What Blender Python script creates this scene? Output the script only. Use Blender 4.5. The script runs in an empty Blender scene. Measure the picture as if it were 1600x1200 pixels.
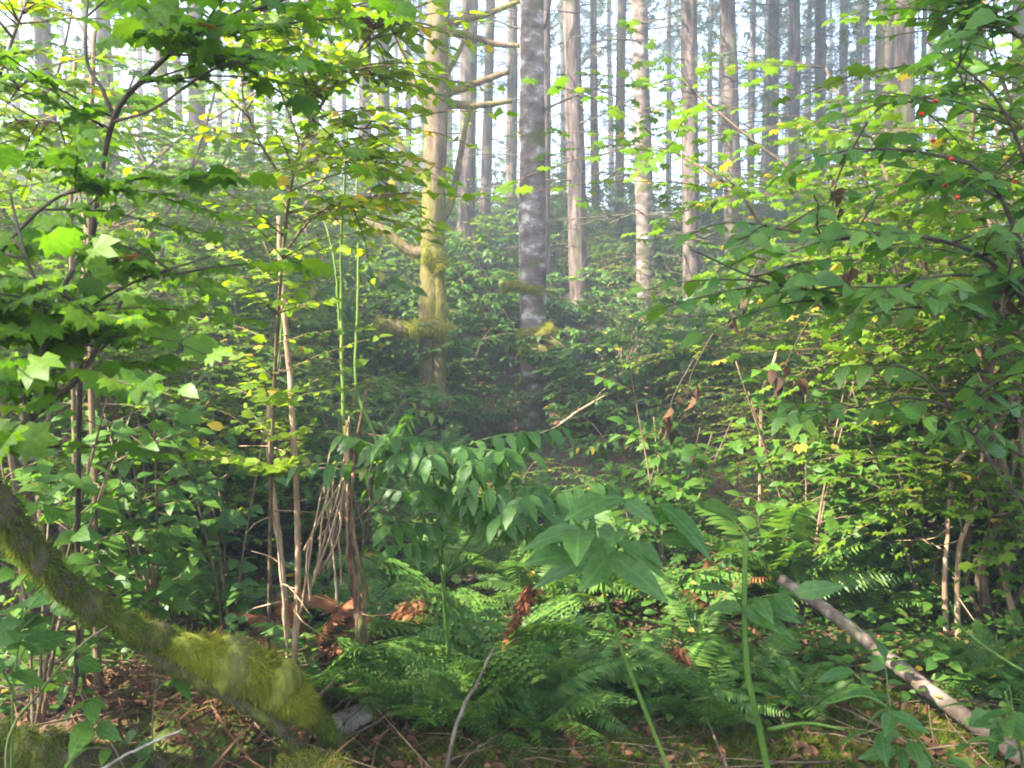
import bpy, math
import numpy as np
from mathutils import Matrix, Vector

# ------------------------------------------------------------------ camera, sky, sun, exposure
sc = bpy.context.scene
F_PX = 1386.0                       # focal length in pixels of the 1600 x 1200 photograph
PITCH = math.radians(3.3)
EYE = np.array([0.0, 0.0, 1.6])
cam_data = bpy.data.cameras.new('camera')
cam_data.sensor_width = 36.0
cam_data.lens = 36.0 * F_PX / 1600.0
cam_data.clip_start = 0.05
cam_data.clip_end = 2000.0
cam_data.dof.use_dof = True
cam_data.dof.focus_distance = 5.5
cam_data.dof.aperture_fstop = 8.0
cam = bpy.data.objects.new('camera', cam_data)
sc.collection.objects.link(cam)
cam.location = EYE
cam.rotation_euler = (math.pi / 2 - PITCH, 0, 0)
sc.camera = cam

SUN_EL, SUN_AZ = math.radians(46), math.radians(-112)      # azimuth measured clockwise from +Y
to_sun = Vector((math.sin(SUN_AZ) * math.cos(SUN_EL), math.cos(SUN_AZ) * math.cos(SUN_EL), math.sin(SUN_EL)))
world = bpy.data.worlds.new('World'); sc.world = world; world.use_nodes = True
wn = world.node_tree.nodes; wl = world.node_tree.links
sky = wn.new('ShaderNodeTexSky'); sky.sky_type = 'NISHITA'; sky.sun_disc = False
sky.sun_elevation = SUN_EL; sky.sun_rotation = SUN_AZ
wl.new(sky.outputs['Color'], wn['Background'].inputs['Color'])
wn['Background'].inputs['Strength'].default_value = 0.13
sun = bpy.data.lights.new('sun', 'SUN'); sun.energy = 5.0; sun.angle = math.radians(0.53); sun.color = (1.0, 0.93, 0.80)
sun_ob = bpy.data.objects.new('sun', sun); sc.collection.objects.link(sun_ob)
sun_ob.rotation_euler = to_sun.to_track_quat('Z', 'Y').to_euler()
sun_ob.location = (-20, -8, 30)
sc.view_settings.view_transform = 'Standard'; sc.view_settings.look = 'None'
sc.view_settings.gamma = 1.0; sc.view_settings.use_curve_mapping = False
sc.view_settings.exposure = 3.3
cy = sc.cycles
cy.max_bounces = 8; cy.diffuse_bounces = 4; cy.glossy_bounces = 2; cy.transmission_bounces = 5
cy.transparent_max_bounces = 4; cy.volume_bounces = 0; cy.use_denoising = True
cy.sample_clamp_indirect = 6.0
cy.filter_width = 1.9
HAZE = 0.011

rng = np.random.default_rng(7)
COL = sc.collection

# ------------------------------------------------------------------ pixels and terrain
Fw = np.array([0, math.cos(PITCH), -math.sin(PITCH)]); Up = np.array([0, math.sin(PITCH), math.cos(PITCH)])
def P(px, py, d):
    """point seen at photo pixel (px,py) at depth d metres"""
    return EYE + d * (Fw + np.array([1.0, 0, 0]) * (px - 800) / F_PX - Up * (py - 600) / F_PX)
def sstep(a, b, x):
    t = np.clip((x - a) / (b - a), 0, 1); return t * t * (3 - 2 * t)
def hz(x, y):
    """height of the ground"""
    x = np.asarray(x, float); y = np.asarray(y, float)
    z = 0.45 * sstep(5.5, 11, y) + 3.45 * sstep(9.0, 26, y) - 9.0 * sstep(29, 110, y)
    z = z + sstep(9, 26, y) * (1 - sstep(30, 60, y)) * (-0.055 * np.clip(x, -30, 30))
    z = z + 0.05 * np.sin(1.7 * x + 0.6 * y) * np.sin(1.1 * y - 0.4 * x) + 0.10 * np.sin(0.45 * x + 1) * np.sin(0.5 * y)
    z = z + 0.03 * np.sin(4.3 * x + 1) * np.sin(3.7 * y + 2)
    z = z + 0.20 * np.exp(-(((x + 1.25) / 0.6) ** 2 + ((y - 3.35) / 0.5) ** 2))      # bank under the mossy bough
    return z
def ground_d(px, d):
    """ground point in the pixel column px at depth d"""
    q = P(px, 600, d); return np.array([q[0], q[1], float(hz(q[0], q[1]))])
def hit(px, py, lift=0.0):
    """ground point seen at pixel"""
    for d in np.arange(2.4, 60, 0.02):
        q = P(px, py, d)
        if q[2] <= hz(q[0], q[1]) + lift: return q
    return q

# ------------------------------------------------------------------ mesh helpers
class Geo:
    def __init__(s): s.v = []; s.f = []; s.n = 0
    def add(s, v, f):
        v = np.asarray(v, float); s.v.append(v); s.f.append(np.asarray(f, int) + s.n); s.n += len(v)
    def mesh(s, name, mat, smooth=True):
        V = np.concatenate(s.v).astype(np.float32); T = np.concatenate(s.f).astype(np.int32)
        m = bpy.data.meshes.new(name)
        m.vertices.add(len(V)); m.vertices.foreach_set('co', V.ravel())
        m.loops.add(T.size); m.loops.foreach_set('vertex_index', T.ravel())
        m.polygons.add(len(T)); m.polygons.foreach_set('loop_start', np.arange(0, T.size, 3, dtype=np.int32))
        m.polygons.foreach_set('use_smooth', np.full(len(T), smooth, bool))
        m.materials.append(mat); m.update(calc_edges=True); m.validate()
        return m
    def build(s, name, mat, parent=None, kind=None, smooth=True):
        return put(name, s.mesh(name, mat, smooth), parent, kind)
def put(name, mesh, parent=None, kind=None):
    o = bpy.data.objects.new(name, mesh); COL.objects.link(o)
    if parent is not None: o.parent = parent
    if kind: o['kind'] = kind
    return o
def tag(o, label, cat, group=None):
    o['label'] = label; o['category'] = cat
    if group: o['group'] = group
    return o
def thing(name, label, cat, loc=(0, 0, 0), rz=0.0, group=None, scale=1.0):
    o = bpy.data.objects.new(name, None); COL.objects.link(o)
    o.empty_display_size = 0.1
    o.location = loc; o.rotation_euler = (0, 0, rz); o.scale = (scale,) * 3
    return tag(o, label, cat, group)
def nrm(a): a = np.asarray(a, float); return a / (np.linalg.norm(a, axis=-1, keepdims=True) + 1e-9)

def smooth_path(pts, n):
    """Catmull-Rom through pts (k x m), n samples"""
    p = np.asarray(pts, float); k = len(p)
    if k == 2: return p[0] + (p[1] - p[0]) * np.linspace(0, 1, n)[:, None]
    q = np.vstack([2 * p[0] - p[1], p, 2 * p[-1] - p[-2]])
    t = np.linspace(0, k - 1 - 1e-6, n); i = t.astype(int); u = (t - i)[:, None]
    a, b, c, d = q[i], q[i + 1], q[i + 2], q[i + 3]
    return 0.5 * (2 * b + (c - a) * u + (2 * a - 5 * b + 4 * c - d) * u ** 2 + (3 * b - a - 3 * c + d) * u ** 3)
def tube(path, rad, sides=6, rough=0.0, r=None):
    path = np.asarray(path, float); n = len(path)
    rad = np.broadcast_to(np.asarray(rad, float), (n,))
    tan = nrm(np.gradient(path, axis=0))
    ref = np.array([0.31, 0.87, 0.38]) if abs(tan[0, 1]) < 0.8 else np.array([0.9, 0.1, 0.42])
    X = nrm(np.cross(tan, ref)); Y = np.cross(tan, X)
    a = np.arange(sides) * 2 * math.pi / sides
    ring = rad[:, None, None] * (np.cos(a)[None, :, None] * X[:, None] + np.sin(a)[None, :, None] * Y[:, None])
    if rough: ring = ring * (1 + rough * (r or rng).normal(size=(n, sides, 1)))
    V = (path[:, None] + ring).reshape(-1, 3)
    i = np.arange(n - 1)[:, None] * sides; j = np.arange(sides)[None]; j2 = (j + 1) % sides
    A, B, C, D = i + j, i + j2, i + sides + j2, i + sides + j
    T = np.concatenate([np.stack([A, B, C], -1).reshape(-1, 3), np.stack([A, C, D], -1).reshape(-1, 3)])
    V = np.vstack([V, path[:1], path[-1:]]); c0, c1 = n * sides, n * sides + 1
    jj = np.arange(sides); jj2 = (jj + 1) % sides
    T = np.concatenate([T, np.stack([jj2, jj, np.full(sides, c0)], -1),
                        np.stack([(n - 1) * sides + jj, (n - 1) * sides + jj2, np.full(sides, c1)], -1)])
    return V, T

def inst(tpl, pos, axis, up, scale):
    """N copies of a template: its +Y along axis, its +Z towards up"""
    tv, tf = tpl
    pos = np.asarray(pos, float); y = nrm(axis); x = nrm(np.cross(y, np.asarray(up, float))); z = np.cross(x, y)
    s = np.broadcast_to(np.asarray(scale, float), (len(pos),))[:, None, None]
    V = pos[:, None] + s * (tv[None, :, 0:1] * x[:, None] + tv[None, :, 1:2] * y[:, None] + tv[None, :, 2:3] * z[:, None])
    T = tf[None] + (np.arange(len(pos)) * len(tv))[:, None, None]
    return V.reshape(-1, 3), T.reshape(-1, 3)
def frame(pos, axis, up, s):
    y = Vector(axis).normalized(); x = y.cross(Vector(up)).normalized(); z = x.cross(y)
    M = Matrix((x, y, z)).transposed().to_4x4()
    return Matrix.Translation(Vector(pos)) @ M @ Matrix.Scale(s, 4)

# leaf templates (length 1 along +Y)
def ovate(n=6, w=0.30, fold=0.22, droop=0.28, peak=0.40, serr=0.0, wave=0.0):
    t = np.linspace(0, 1, n + 1)
    prof = w * np.where(t < peak, np.sin(t / peak * math.pi / 2) ** 0.75, np.cos(np.clip((t - peak) / (1 - peak), 0, 1) * math.pi / 2) ** 0.9)
    z = -droop * t ** 2
    V = [(0, t[i], z[i]) for i in range(n + 1)]; idx = {}
    for s in (-1, 1):
        for i in range(1, n):
            ww = prof[i] * (1 + serr * (1 if i % 2 else -1)) * (1 + 0.04 * s)
            idx[s, i] = len(V); V.append((s * ww, t[i] - 0.03, z[i] + fold * ww + wave * math.sin(5 * t[i] + s)))
    T = []
    for s in (-1, 1):
        def tri(a, b, c): T.append((a, b, c) if s > 0 else (a, c, b))
        tri(0, idx[s, 1], 1)
        for i in range(1, n - 1):
            tri(i, idx[s, i], idx[s, i + 1]); tri(i, idx[s, i + 1], i + 1)
        tri(n - 1, idx[s, n - 1], n)
    return np.array(V), np.array(T)
def maple(lobes=7, valley=0.62, seed=0):
    r = np.random.default_rng(seed)
    V = [(0, 0.42, 0.05), (0, 0.0, 0)]; a0 = math.radians(152)
    m = 2 * lobes - 1
    for k in range(m):
        a = -a0 + 2 * a0 * k / (m - 1)
        tip = k % 2 == 0
        rad = (0.58 - 0.12 * abs(a) / a0 + r.normal() * 0.02) if tip else (0.58 - 0.1 * abs(a) / a0) * valley
        V.append((math.sin(a) * rad, 0.42 + math.cos(a) * rad, (-0.15 if tip else 0.04) + r.normal() * 0.035))
    n = len(V); T = [(0, i + 1, i) for i in range(2, n - 1)] + [(0, 2, 1), (0, 1, n - 1)]
    return np.array(V), np.array(T)
SMALL = (np.array([(0, 0, 0), (-.27, .45, .06), (.27, .45, .06), (0, 1, -.12), (0, .5, -.02)]),
         np.array([(0, 4, 1), (0, 2, 4), (1, 4, 3), (4, 2, 3)]))
MIDLEAF = ovate(4, 0.30)
BIGLEAF = ovate(9, 0.29, 0.20, 0.30, 0.36, 0.07, 0.015)
LEAFLET = ovate(7, 0.235, 0.16, 0.34, 0.38, 0.06)
LONGLEAF = ovate(10, 0.20, 0.22, 0.30, 0.38, 0.05, 0.01)
MAPLES = [maple(7, 0.76, 1), maple(7, 0.70, 2), maple(9, 0.80, 3), maple(7, .78, 4), maple(9, .84, 5)]
def spray(seed, n=11, w=0.045):
    """a flat needle spray: thin blades both sides of a twig"""
    r = np.random.default_rng(seed); V = []; T = []
    for k in range(n):
        t = k / n; s = 1 if k % 2 else -1
        L = (0.42 * (1 - 0.6 * t)) * r.uniform(0.7, 1.2); a = math.radians(r.uniform(38, 65)) * s
        b = np.array([0, t * 0.95, -0.12 * t * t]); e = b + np.array([math.sin(a) * L, math.cos(a) * L, -0.22 * L + r.normal() * 0.03])
        q = np.array([math.cos(a), -math.sin(a), 0]) * w
        i = len(V); V += [b - q * .5, b + q * .5, e]; T += [(i, i + 1, i + 2)]
    i = len(V); V += [(-w * .4, 0, 0), (w * .4, 0, 0), (0, 1, -0.14)]; T += [(i, i + 1, i + 2)]
    return np.array([tuple(q) for q in V]), np.array(T)
SPRAYS = [spray(k) for k in range(3)]
BLADE = (np.array([(-.5, 0, 0), (.5, 0, 0), (-.35, .5, .0), (.35, .5, .0), (0, 1, -.18)]) * np.array([.12, 1, 1]),
         np.array([(0, 1, 3), (0, 3, 2), (2, 3, 4)]))

# ------------------------------------------------------------------ materials
def new_mat(name):
    m = bpy.data.materials.new(name); m.use_nodes = True
    nt = m.node_tree; nt.nodes.clear()
    return m, nt.nodes, nt.links
def N(ns, typ, **kw):
    n = ns.new(typ)
    for k, v in kw.items():
        if k in n.inputs.keys() if isinstance(k, str) else False: n.inputs[k].default_value = v
        else: setattr(n, k, v)
    return n
def leaf_mat(name, ca, cb, trans=(1.7, 1.75, 0.75), mixf=0.42, rough=0.48, midrib=False, spec=0.28, odd=None, oddf=0.03):
    m, ns, ln = new_mat(name)
    gi = ns.new('ShaderNodeNewGeometry'); oi = ns.new('ShaderNodeObjectInfo')
    ad = ns.new('ShaderNodeMath'); ad.operation = 'ADD'; fr = ns.new('ShaderNodeMath'); fr.operation = 'FRACT'
    ln.new(gi.outputs['Random Per Island'], ad.inputs[0]); ln.new(oi.outputs['Random'], ad.inputs[1]); ln.new(ad.outputs[0], fr.inputs[0])
    mx = ns.new('ShaderNodeMix'); mx.data_type = 'RGBA'
    mx.inputs[6].default_value = (*ca, 1); mx.inputs[7].default_value = (*cb, 1); ln.new(fr.outputs[0], mx.inputs[0])
    tc = ns.new('ShaderNodeTexCoord')
    nz = ns.new('ShaderNodeTexNoise'); nz.inputs['Scale'].default_value = 9.0; nz.inputs['Detail'].default_value = 3
    ln.new(tc.outputs['Object'], nz.inputs['Vector'])
    mr = ns.new('ShaderNodeMapRange'); mr.inputs[1].default_value = .3; mr.inputs[2].default_value = .7; mr.inputs[3].default_value = .72; mr.inputs[4].default_value = 1.25
    ln.new(nz.outputs['Fac'], mr.inputs[0])
    hs = ns.new('ShaderNodeHueSaturation'); ln.new(mx.outputs[2], hs.inputs['Color']); ln.new(mr.outputs[0], hs.inputs['Value'])
    col = hs.outputs['Color']
    if odd:                                             # a few yellowed or browned leaves
        gt = ns.new('ShaderNodeMath'); gt.operation = 'GREATER_THAN'; gt.inputs[1].default_value = 1 - oddf
        ln.new(fr.outputs[0], gt.inputs[0])
        m3 = ns.new('ShaderNodeMix'); m3.data_type = 'RGBA'; m3.inputs[7].default_value = (*odd, 1)
        ln.new(gt.outputs[0], m3.inputs[0]); ln.new(col, m3.inputs[6]); col = m3.outputs[2]
    if midrib:                                          # pale midrib and slanting side veins
        sx = ns.new('ShaderNodeSeparateXYZ'); ln.new(tc.outputs['Object'], sx.inputs[0])
        ab = ns.new('ShaderNodeMath'); ab.operation = 'ABSOLUTE'; ln.new(sx.outputs['X'], ab.inputs[0])
        m1 = ns.new('ShaderNodeMapRange'); m1.inputs[1].default_value = .008; m1.inputs[2].default_value = .022; m1.inputs[3].default_value = 1; m1.inputs[4].default_value = 0
        ln.new(ab.outputs[0], m1.inputs[0])
        su = ns.new('ShaderNodeMath'); su.operation = 'MULTIPLY_ADD'; su.inputs[1].default_value = -1.1; ln.new(ab.outputs[0], su.inputs[0]); ln.new(sx.outputs['Y'], su.inputs[2])
        pp = ns.new('ShaderNodeMath'); pp.operation = 'PINGPONG'; pp.inputs[1].default_value = .055; ln.new(su.outputs[0], pp.inputs[0])
        m2 = ns.new('ShaderNodeMapRange'); m2.inputs[1].default_value = 0.0; m2.inputs[2].default_value = .012; m2.inputs[3].default_value = .45; m2.inputs[4].default_value = 0
        ln.new(pp.outputs[0], m2.inputs[0])
        mm = ns.new('ShaderNodeMath'); mm.operation = 'MAXIMUM'; ln.new(m1.outputs[0], mm.inputs[0]); ln.new(m2.outputs[0], mm.inputs[1])
        fm = ns.new('ShaderNodeMath'); fm.operation = 'MULTIPLY'; fm.inputs[1].default_value = .5; ln.new(mm.outputs[0], fm.inputs[0])
        m4 = ns.new('ShaderNodeMix'); m4.data_type = 'RGBA'; m4.inputs[7].default_value = (min(1, ca[0] * 2.4), min(1, ca[1] * 2.1), ca[2] * 2.2, 1)
        ln.new(fm.outputs[0], m4.inputs[0]); ln.new(col, m4.inputs[6]); col = m4.outputs[2]
    pb = ns.new('ShaderNodeBsdfPrincipled'); pb.inputs['Roughness'].default_value = rough
    pb.inputs['Specular IOR Level'].default_value = spec; ln.new(col, pb.inputs['Base Color'])
    tr = ns.new('ShaderNodeBsdfTranslucent')
    ml = ns.new('ShaderNodeMix'); ml.data_type = 'RGBA'; ml.blend_type = 'MULTIPLY'; ml.inputs[0].default_value = 1
    ml.inputs[7].default_value = (*trans, 1); ln.new(col, ml.inputs[6]); ln.new(ml.outputs[2], tr.inputs['Color'])
    ms = ns.new('ShaderNodeMixShader'); ms.inputs[0].default_value = mixf
    ln.new(pb.outputs[0], ms.inputs[1]); ln.new(tr.outputs[0], ms.inputs[2])
    out = ns.new('ShaderNodeOutputMaterial'); ln.new(ms.outputs[0], out.inputs['Surface'])
    return m
def bark_mat(name, cols, stops, scale=(1, 1, 0.35), nscale=9.0, moss=None, moss_lo=0.45, moss_hi=0.6, bump=0.6, rough=0.9, moss_scale=2.2, detail=9):
    """blotched bark: a ramp over stretched noise, moss patches on top, relief from the same noise"""
    m, ns, ln = new_mat(name)
    tc = ns.new('ShaderNodeTexCoord'); oi = ns.new('ShaderNodeObjectInfo')
    mp = ns.new('ShaderNodeMapping'); mp.inputs['Scale'].default_value = scale
    ln.new(tc.outputs['Object'], mp.inputs['Vector'])
    of = ns.new('ShaderNodeVectorMath'); of.operation = 'ADD'
    rv = ns.new('ShaderNodeMath'); rv.operation = 'MULTIPLY'; rv.inputs[1].default_value = 37.0; ln.new(oi.outputs['Random'], rv.inputs[0])
    ln.new(mp.outputs[0], of.inputs[0]); ln.new(rv.outputs[0], of.inputs[1])
    nz = ns.new('ShaderNodeTexNoise'); nz.inputs['Scale'].default_value = nscale; nz.inputs['Detail'].default_value = detail; nz.inputs['Roughness'].default_value = .65
    ln.new(of.outputs[0], nz.inputs['Vector'])
    cr = ns.new('ShaderNodeValToRGB'); e = cr.color_ramp.elements
    while len(e) < len(cols): e.new(0.5)
    for k, (c, s) in enumerate(zip(cols, stops)): e[k].position = s; e[k].color = (*c, 1)
    ln.new(nz.outputs['Fac'], cr.inputs[0]); col = cr.outputs['Color']
    if moss:
        n2 = ns.new('ShaderNodeTexNoise'); n2.inputs['Scale'].default_value = moss_scale; n2.inputs['Detail'].default_value = 6
        ln.new(of.outputs[0], n2.inputs['Vector'])
        mr = ns.new('ShaderNodeMapRange'); mr.inputs[1].default_value = moss_lo; mr.inputs[2].default_value = moss_hi
        ln.new(n2.outputs['Fac'], mr.inputs[0])
        n3 = ns.new('ShaderNodeTexNoise'); n3.inputs['Scale'].default_value = 40; n3.inputs['Detail'].default_value = 3; ln.new(of.outputs[0], n3.inputs['Vector'])
        c2 = ns.new('ShaderNodeValToRGB'); c2.color_ramp.elements[0].position = .3; c2.color_ramp.elements[1].position = .7
        c2.color_ramp.elements[0].color = (moss[0] * .45, moss[1] * .45, moss[2] * .5, 1); c2.color_ramp.elements[1].color = (*moss, 1)
        ln.new(n3.outputs['Fac'], c2.inputs[0])
        mx = ns.new('ShaderNodeMix'); mx.data_type = 'RGBA'; ln.new(mr.outputs[0], mx.inputs[0]); ln.new(col, mx.inputs[6]); ln.new(c2.outputs[0], mx.inputs[7]); col = mx.outputs[2]
    pb = ns.new('ShaderNodeBsdfPrincipled'); pb.inputs['Roughness'].default_value = rough; pb.inputs['Specular IOR Level'].default_value = .25
    ln.new(col, pb.inputs['Base Color'])
    bp = ns.new('ShaderNodeBump'); bp.inputs['Strength'].default_value = bump; bp.inputs['Distance'].default_value = .03
    ln.new(nz.outputs['Fac'], bp.inputs['Height']); ln.new(bp.outputs[0], pb.inputs['Normal'])
    out = ns.new('ShaderNodeOutputMaterial'); ln.new(pb.outputs[0], out.inputs['Surface'])
    return m

M = {}
YEL = (0.30, 0.22, 0.03); BRN = (0.16, 0.07, 0.025)
M['maple'] = leaf_mat('vine_maple_leaf', (.050, .125, .008), (.115, .20, .012), mixf=.5, midrib=True, odd=BRN, oddf=.004)
M['maple_far'] = leaf_mat('understory_maple_leaf', (.065, .135, .010), (.13, .20, .014), odd=YEL, oddf=.04)
M['huck'] = leaf_mat('huckleberry_leaf', (.09, .17, .008), (.17, .23, .012), trans=(2.0, 1.9, .7), mixf=.58, odd=YEL, oddf=.03)
M['salmon'] = leaf_mat('salmonberry_leaf', (.038, .105, .014), (.085, .155, .020), odd=YEL, oddf=.02)
M['salmon_near'] = leaf_mat('near_shrub_leaf', (.042, .11, .014), (.085, .16, .018), midrib=True, odd=(.16, .16, .03), oddf=.012)
M['elder'] = leaf_mat('elderberry_leaflet', (.042, .105, .020), (.072, .145, .026), midrib=True, rough=.42, spec=.35, odd=(.17, .20, .04), oddf=.015)
M['dark'] = leaf_mat('thicket_leaf', (.028, .085, .014), (.065, .13, .020), odd=YEL, oddf=.02)
M['fern'] = leaf_mat('green_fern', (.048, .120, .018), (.105, .175, .026), rough=.5, mixf=.35)
M['fern_lime'] = leaf_mat('light_fern', (.06, .125, .022), (.10, .17, .03), rough=.5)
M['fern_rust'] = leaf_mat('dead_fern', (.12, .045, .020), (.23, .095, .042), trans=(1.2, 1, .8), mixf=.2, rough=.8, spec=.1)
M['litter'] = leaf_mat('fallen_leaf', (.045, .024, .012), (.17, .080, .040), trans=(1, 1, 1), mixf=.1, rough=.85, spec=.15)
M['dead_leaf'] = leaf_mat('withered_leaf', (.045, .028, .018), (.11, .06, .03), trans=(1, 1, 1), mixf=.15, rough=.9, spec=.1)
M['needle'] = leaf_mat('conifer_needle', (.035, .075, .020), (.075, .115, .030), trans=(1.5, 1.5, .8), mixf=.3, rough=.6)
M['cover'] = leaf_mat('ground_cover_leaf', (.032, .09, .012), (.075, .14, .018), odd=YEL, oddf=.03)
M['moss'] = leaf_mat('moss_strand', (.15, .17, .012), (.30, .29, .03), trans=(1.5, 1.4, .8), mixf=.35, rough=.8, spec=.1)
M['moss_green'] = leaf_mat('green_moss_strand', (.055, .085, .008), (.15, .18, .018), trans=(1.5, 1.4, .8), mixf=.35, rough=.8, spec=.1)
MOSS = (.20, .20, .03)
M['alder'] = bark_mat('alder_bark', [(.06, .045, .035), (.13, .095, .078), (.20, .15, .125), (.46, .42, .38)], [.36, .47, .56, .66], scale=(1, 1, 1.5), nscale=5, moss=(.11, .11, .03), moss_lo=.56, moss_hi=.64, bump=.6, moss_scale=1.6)
M['mossy'] = bark_mat('mossy_maple_bark', [(.04, .026, .016), (.13, .085, .05), (.28, .20, .13)], [.3, .5, .7], scale=(1, 1, .35), nscale=9, moss=(.19, .165, .032), moss_lo=.43, moss_hi=.58, bump=.8, moss_scale=2.6)
M['fir'] = bark_mat('conifer_bark', [(.025, .018, .016), (.075, .054, .044), (.16, .118, .096), (.30, .25, .215)], [.32, .46, .58, .74], scale=(1.6, 1.6, .22), nscale=8, moss=(.13, .13, .04), moss_lo=.56, moss_hi=.68, bump=1.0)
M['mosslog'] = bark_mat('mossy_rotten_bark', [(.02, .014, .010), (.06, .04, .025), (.11, .08, .05)], [.3, .5, .7], nscale=12, moss=(.11, .12, .018), moss_lo=.42, moss_hi=.58, bump=1.0, moss_scale=5)
M['mossbed'] = bark_mat('moss_bed', [(.05, .04, .02), (.10, .08, .03)], [.3, .7], nscale=9, moss=(.19, .20, .025), moss_lo=.22, moss_hi=.42, bump=1.0, moss_scale=3)
M['stem'] = bark_mat('shrub_stem', [(.05, .035, .02), (.13, .085, .05), (.20, .15, .09)], [.3, .5, .7], nscale=30, bump=.3)
M['darkstem'] = bark_mat('dark_branch', [(.02, .015, .012), (.05, .035, .025), (.09, .07, .05)], [.3, .5, .7], nscale=30, bump=.3)
M['cane'] = bark_mat('dead_cane', [(.13, .075, .04), (.27, .17, .10), (.46, .36, .26)], [.3, .5, .72], scale=(1, 1, .2), nscale=24, bump=.4)
M['redcane'] = bark_mat('brown_peeling_bark', [(.045, .024, .015), (.14, .075, .042), (.34, .22, .14)], [.34, .5, .66], scale=(1.5, 1.5, .3), nscale=26, bump=1.0, moss=(.13, .13, .03), moss_lo=.56, moss_hi=.66, moss_scale=4)
M['shoot'] = bark_mat('green_shoot_bark', [(.045, .085, .016), (.10, .16, .025), (.17, .21, .05)], [.3, .5, .7], scale=(1, 1, .3), nscale=14, bump=.1, rough=.5)
M['green'] = bark_mat('green_stem', [(.035, .075, .012), (.065, .13, .018), (.12, .19, .035)], [.3, .5, .7], scale=(1, 1, .15), nscale=14, bump=.1, rough=.5)
M['pale'] = bark_mat('weathered_wood', [(.12, .09, .075), (.32, .26, .21), (.55, .50, .45)], [.3, .5, .7], scale=(1, 1, 1), nscale=12, bump=.5)
M['snag'] = bark_mat('grey_brown_deadwood', [(.04, .028, .022), (.11, .078, .056), (.24, .20, .165)], [.3, .5, .72], nscale=14, bump=.6, moss=(.10, .12, .03), moss_lo=.58, moss_hi=.7)
M['twig'] = bark_mat('bare_twig', [(.05, .04, .03), (.13, .10, .07)], [.35, .65], nscale=20, bump=.2, moss=(.14, .15, .05), moss_lo=.5, moss_hi=.62, moss_scale=5)
M['berry'] = leaf_mat('red_berry', (.55, .03, .015), (.65, .06, .02), trans=(1, .6, .5), mixf=.15, rough=.25)
M['soil'] = bark_mat('forest_floor', [(.020, .014, .010), (.055, .033, .020), (.12, .065, .035), (.18, .11, .065)], [.28, .45, .6, .75], scale=(1, 1, 1), nscale=14, moss=(.085, .125, .015), moss_lo=.50, moss_hi=.60, bump=1.0, moss_scale=1.1, detail=12)

# ------------------------------------------------------------------ the ground
def terrain():
    xs = np.concatenate([np.linspace(-260, -24, 22)[:-1], np.linspace(-24, -5, 60)[:-1], np.linspace(-5, 5, 130)[:-1], np.linspace(5, 24, 60)[:-1], np.linspace(24, 260, 22)])
    ys = np.concatenate([np.linspace(-60, -2, 16)[:-1], np.linspace(-2, 8, 130)[:-1], np.linspace(8, 34, 110)[:-1], np.linspace(34, 420, 40)])
    X, Y = np.meshgrid(xs, ys); Z = hz(X, Y)
    Z = Z + np.where((abs(X) < 6) & (Y < 9), rng.normal(size=X.shape) * .008, 0)
    nx, ny = len(xs), len(ys); g = Geo()
    i = (np.arange(ny - 1)[:, None] * nx + np.arange(nx - 1)[None]).ravel()
    g.add(np.stack([X, Y, Z], -1).reshape(-1, 3), np.concatenate([np.stack([i, i + 1, i + nx + 1], -1), np.stack([i, i + nx + 1, i + nx], -1)]))
    o = g.build('ground', M['soil']); o['kind'] = 'structure'
    return o
terrain()

def scatter_px(n, x0, x1, d0, d1, r=rng):
    """n ground points spread over a fan in front of the camera (denser when nearer)"""
    d = d0 * (d1 / d0) ** r.random(n); px = r.uniform(x0, x1, n)
    x = d * (px - 800) / F_PX; y = d * 1.0
    return np.stack([x, y, hz(x, y)], -1)
def rdir(n, r, zlo, zhi):
    a = r.uniform(0, 2 * math.pi, n); z = r.uniform(zlo, zhi, n)
    return np.stack([np.cos(a), np.sin(a), z], -1)

# fallen leaves, moss carpet, small ground plants: nobody could count them
r = np.random.default_rng(11)
g = Geo(); p = scatter_px(20000, -250, 1850, 2.6, 11, r); p[:, 2] += r.uniform(.0, .03, len(p))
g.add(*inst(ovate(4, .26, .55, .5), p, rdir(len(p), r, -.5, .5), rdir(len(p), r, -.6, 1.6), r.uniform(.02, .06, len(p)) * r.uniform(.6, 1.2, len(p))))
o = g.build('leaf_litter', M['litter'], kind='stuff'); tag(o, 'reddish brown fallen leaves scattered over the forest floor', 'leaf litter')
g = Geo()
for (cx, cy_, sx, sy, n) in ((.75, 3.35, .55, .28, 26000), (1.6, 3.3, .6, .25, 26000), (.1, 3.9, .4, .3, 9000), (1.2, 3.7, .5, .25, 16000), (-.2, 3.25, .35, .2, 9000), (1.0, 3.2, 1.0, .25, 22000), (.35, 3.3, .3, .2, 9000), (-.55, 3.5, .3, .3, 3500), (2.0, 4.2, .5, .4, 3000)):
    x = r.normal(cx, sx, n); y = r.normal(cy_, sy, n); q = np.stack([x, y, hz(x, y)], -1)
    g.add(*inst(BLADE, q, rdir(n, r, .3, 1.6), rdir(n, r, .2, 1), r.uniform(.012, .04, n)))
o = g.build('moss_carpet', M['moss_green'], kind='stuff'); tag(o, 'soft green moss carpet on the ground along the bottom edge', 'moss')
g = Geo()
c = scatter_px(3600, -300, 1900, 3.3, 28, r); k = 9
c = c[(np.abs(c[:, 0] + .9) > .7) | (c[:, 1] > 4.2)]
q = np.repeat(c, k, 0); sc_ = np.repeat(.35 + .022 * c[:, 1] + .5 * r.random(len(c)), k)
a = rdir(len(q), r, -.15, .7)
q = q + a * (np.array([.10, .10, .05])) * sc_[:, None] + np.stack([0 * sc_, 0 * sc_, r.uniform(.02, .28, len(q)) * sc_], -1)
g.add(*inst(MIDLEAF, q, a, rdir(len(q), r, .8, 2.5), r.uniform(.05, .095, len(q)) * np.clip(sc_, .5, 1.4)))
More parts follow.
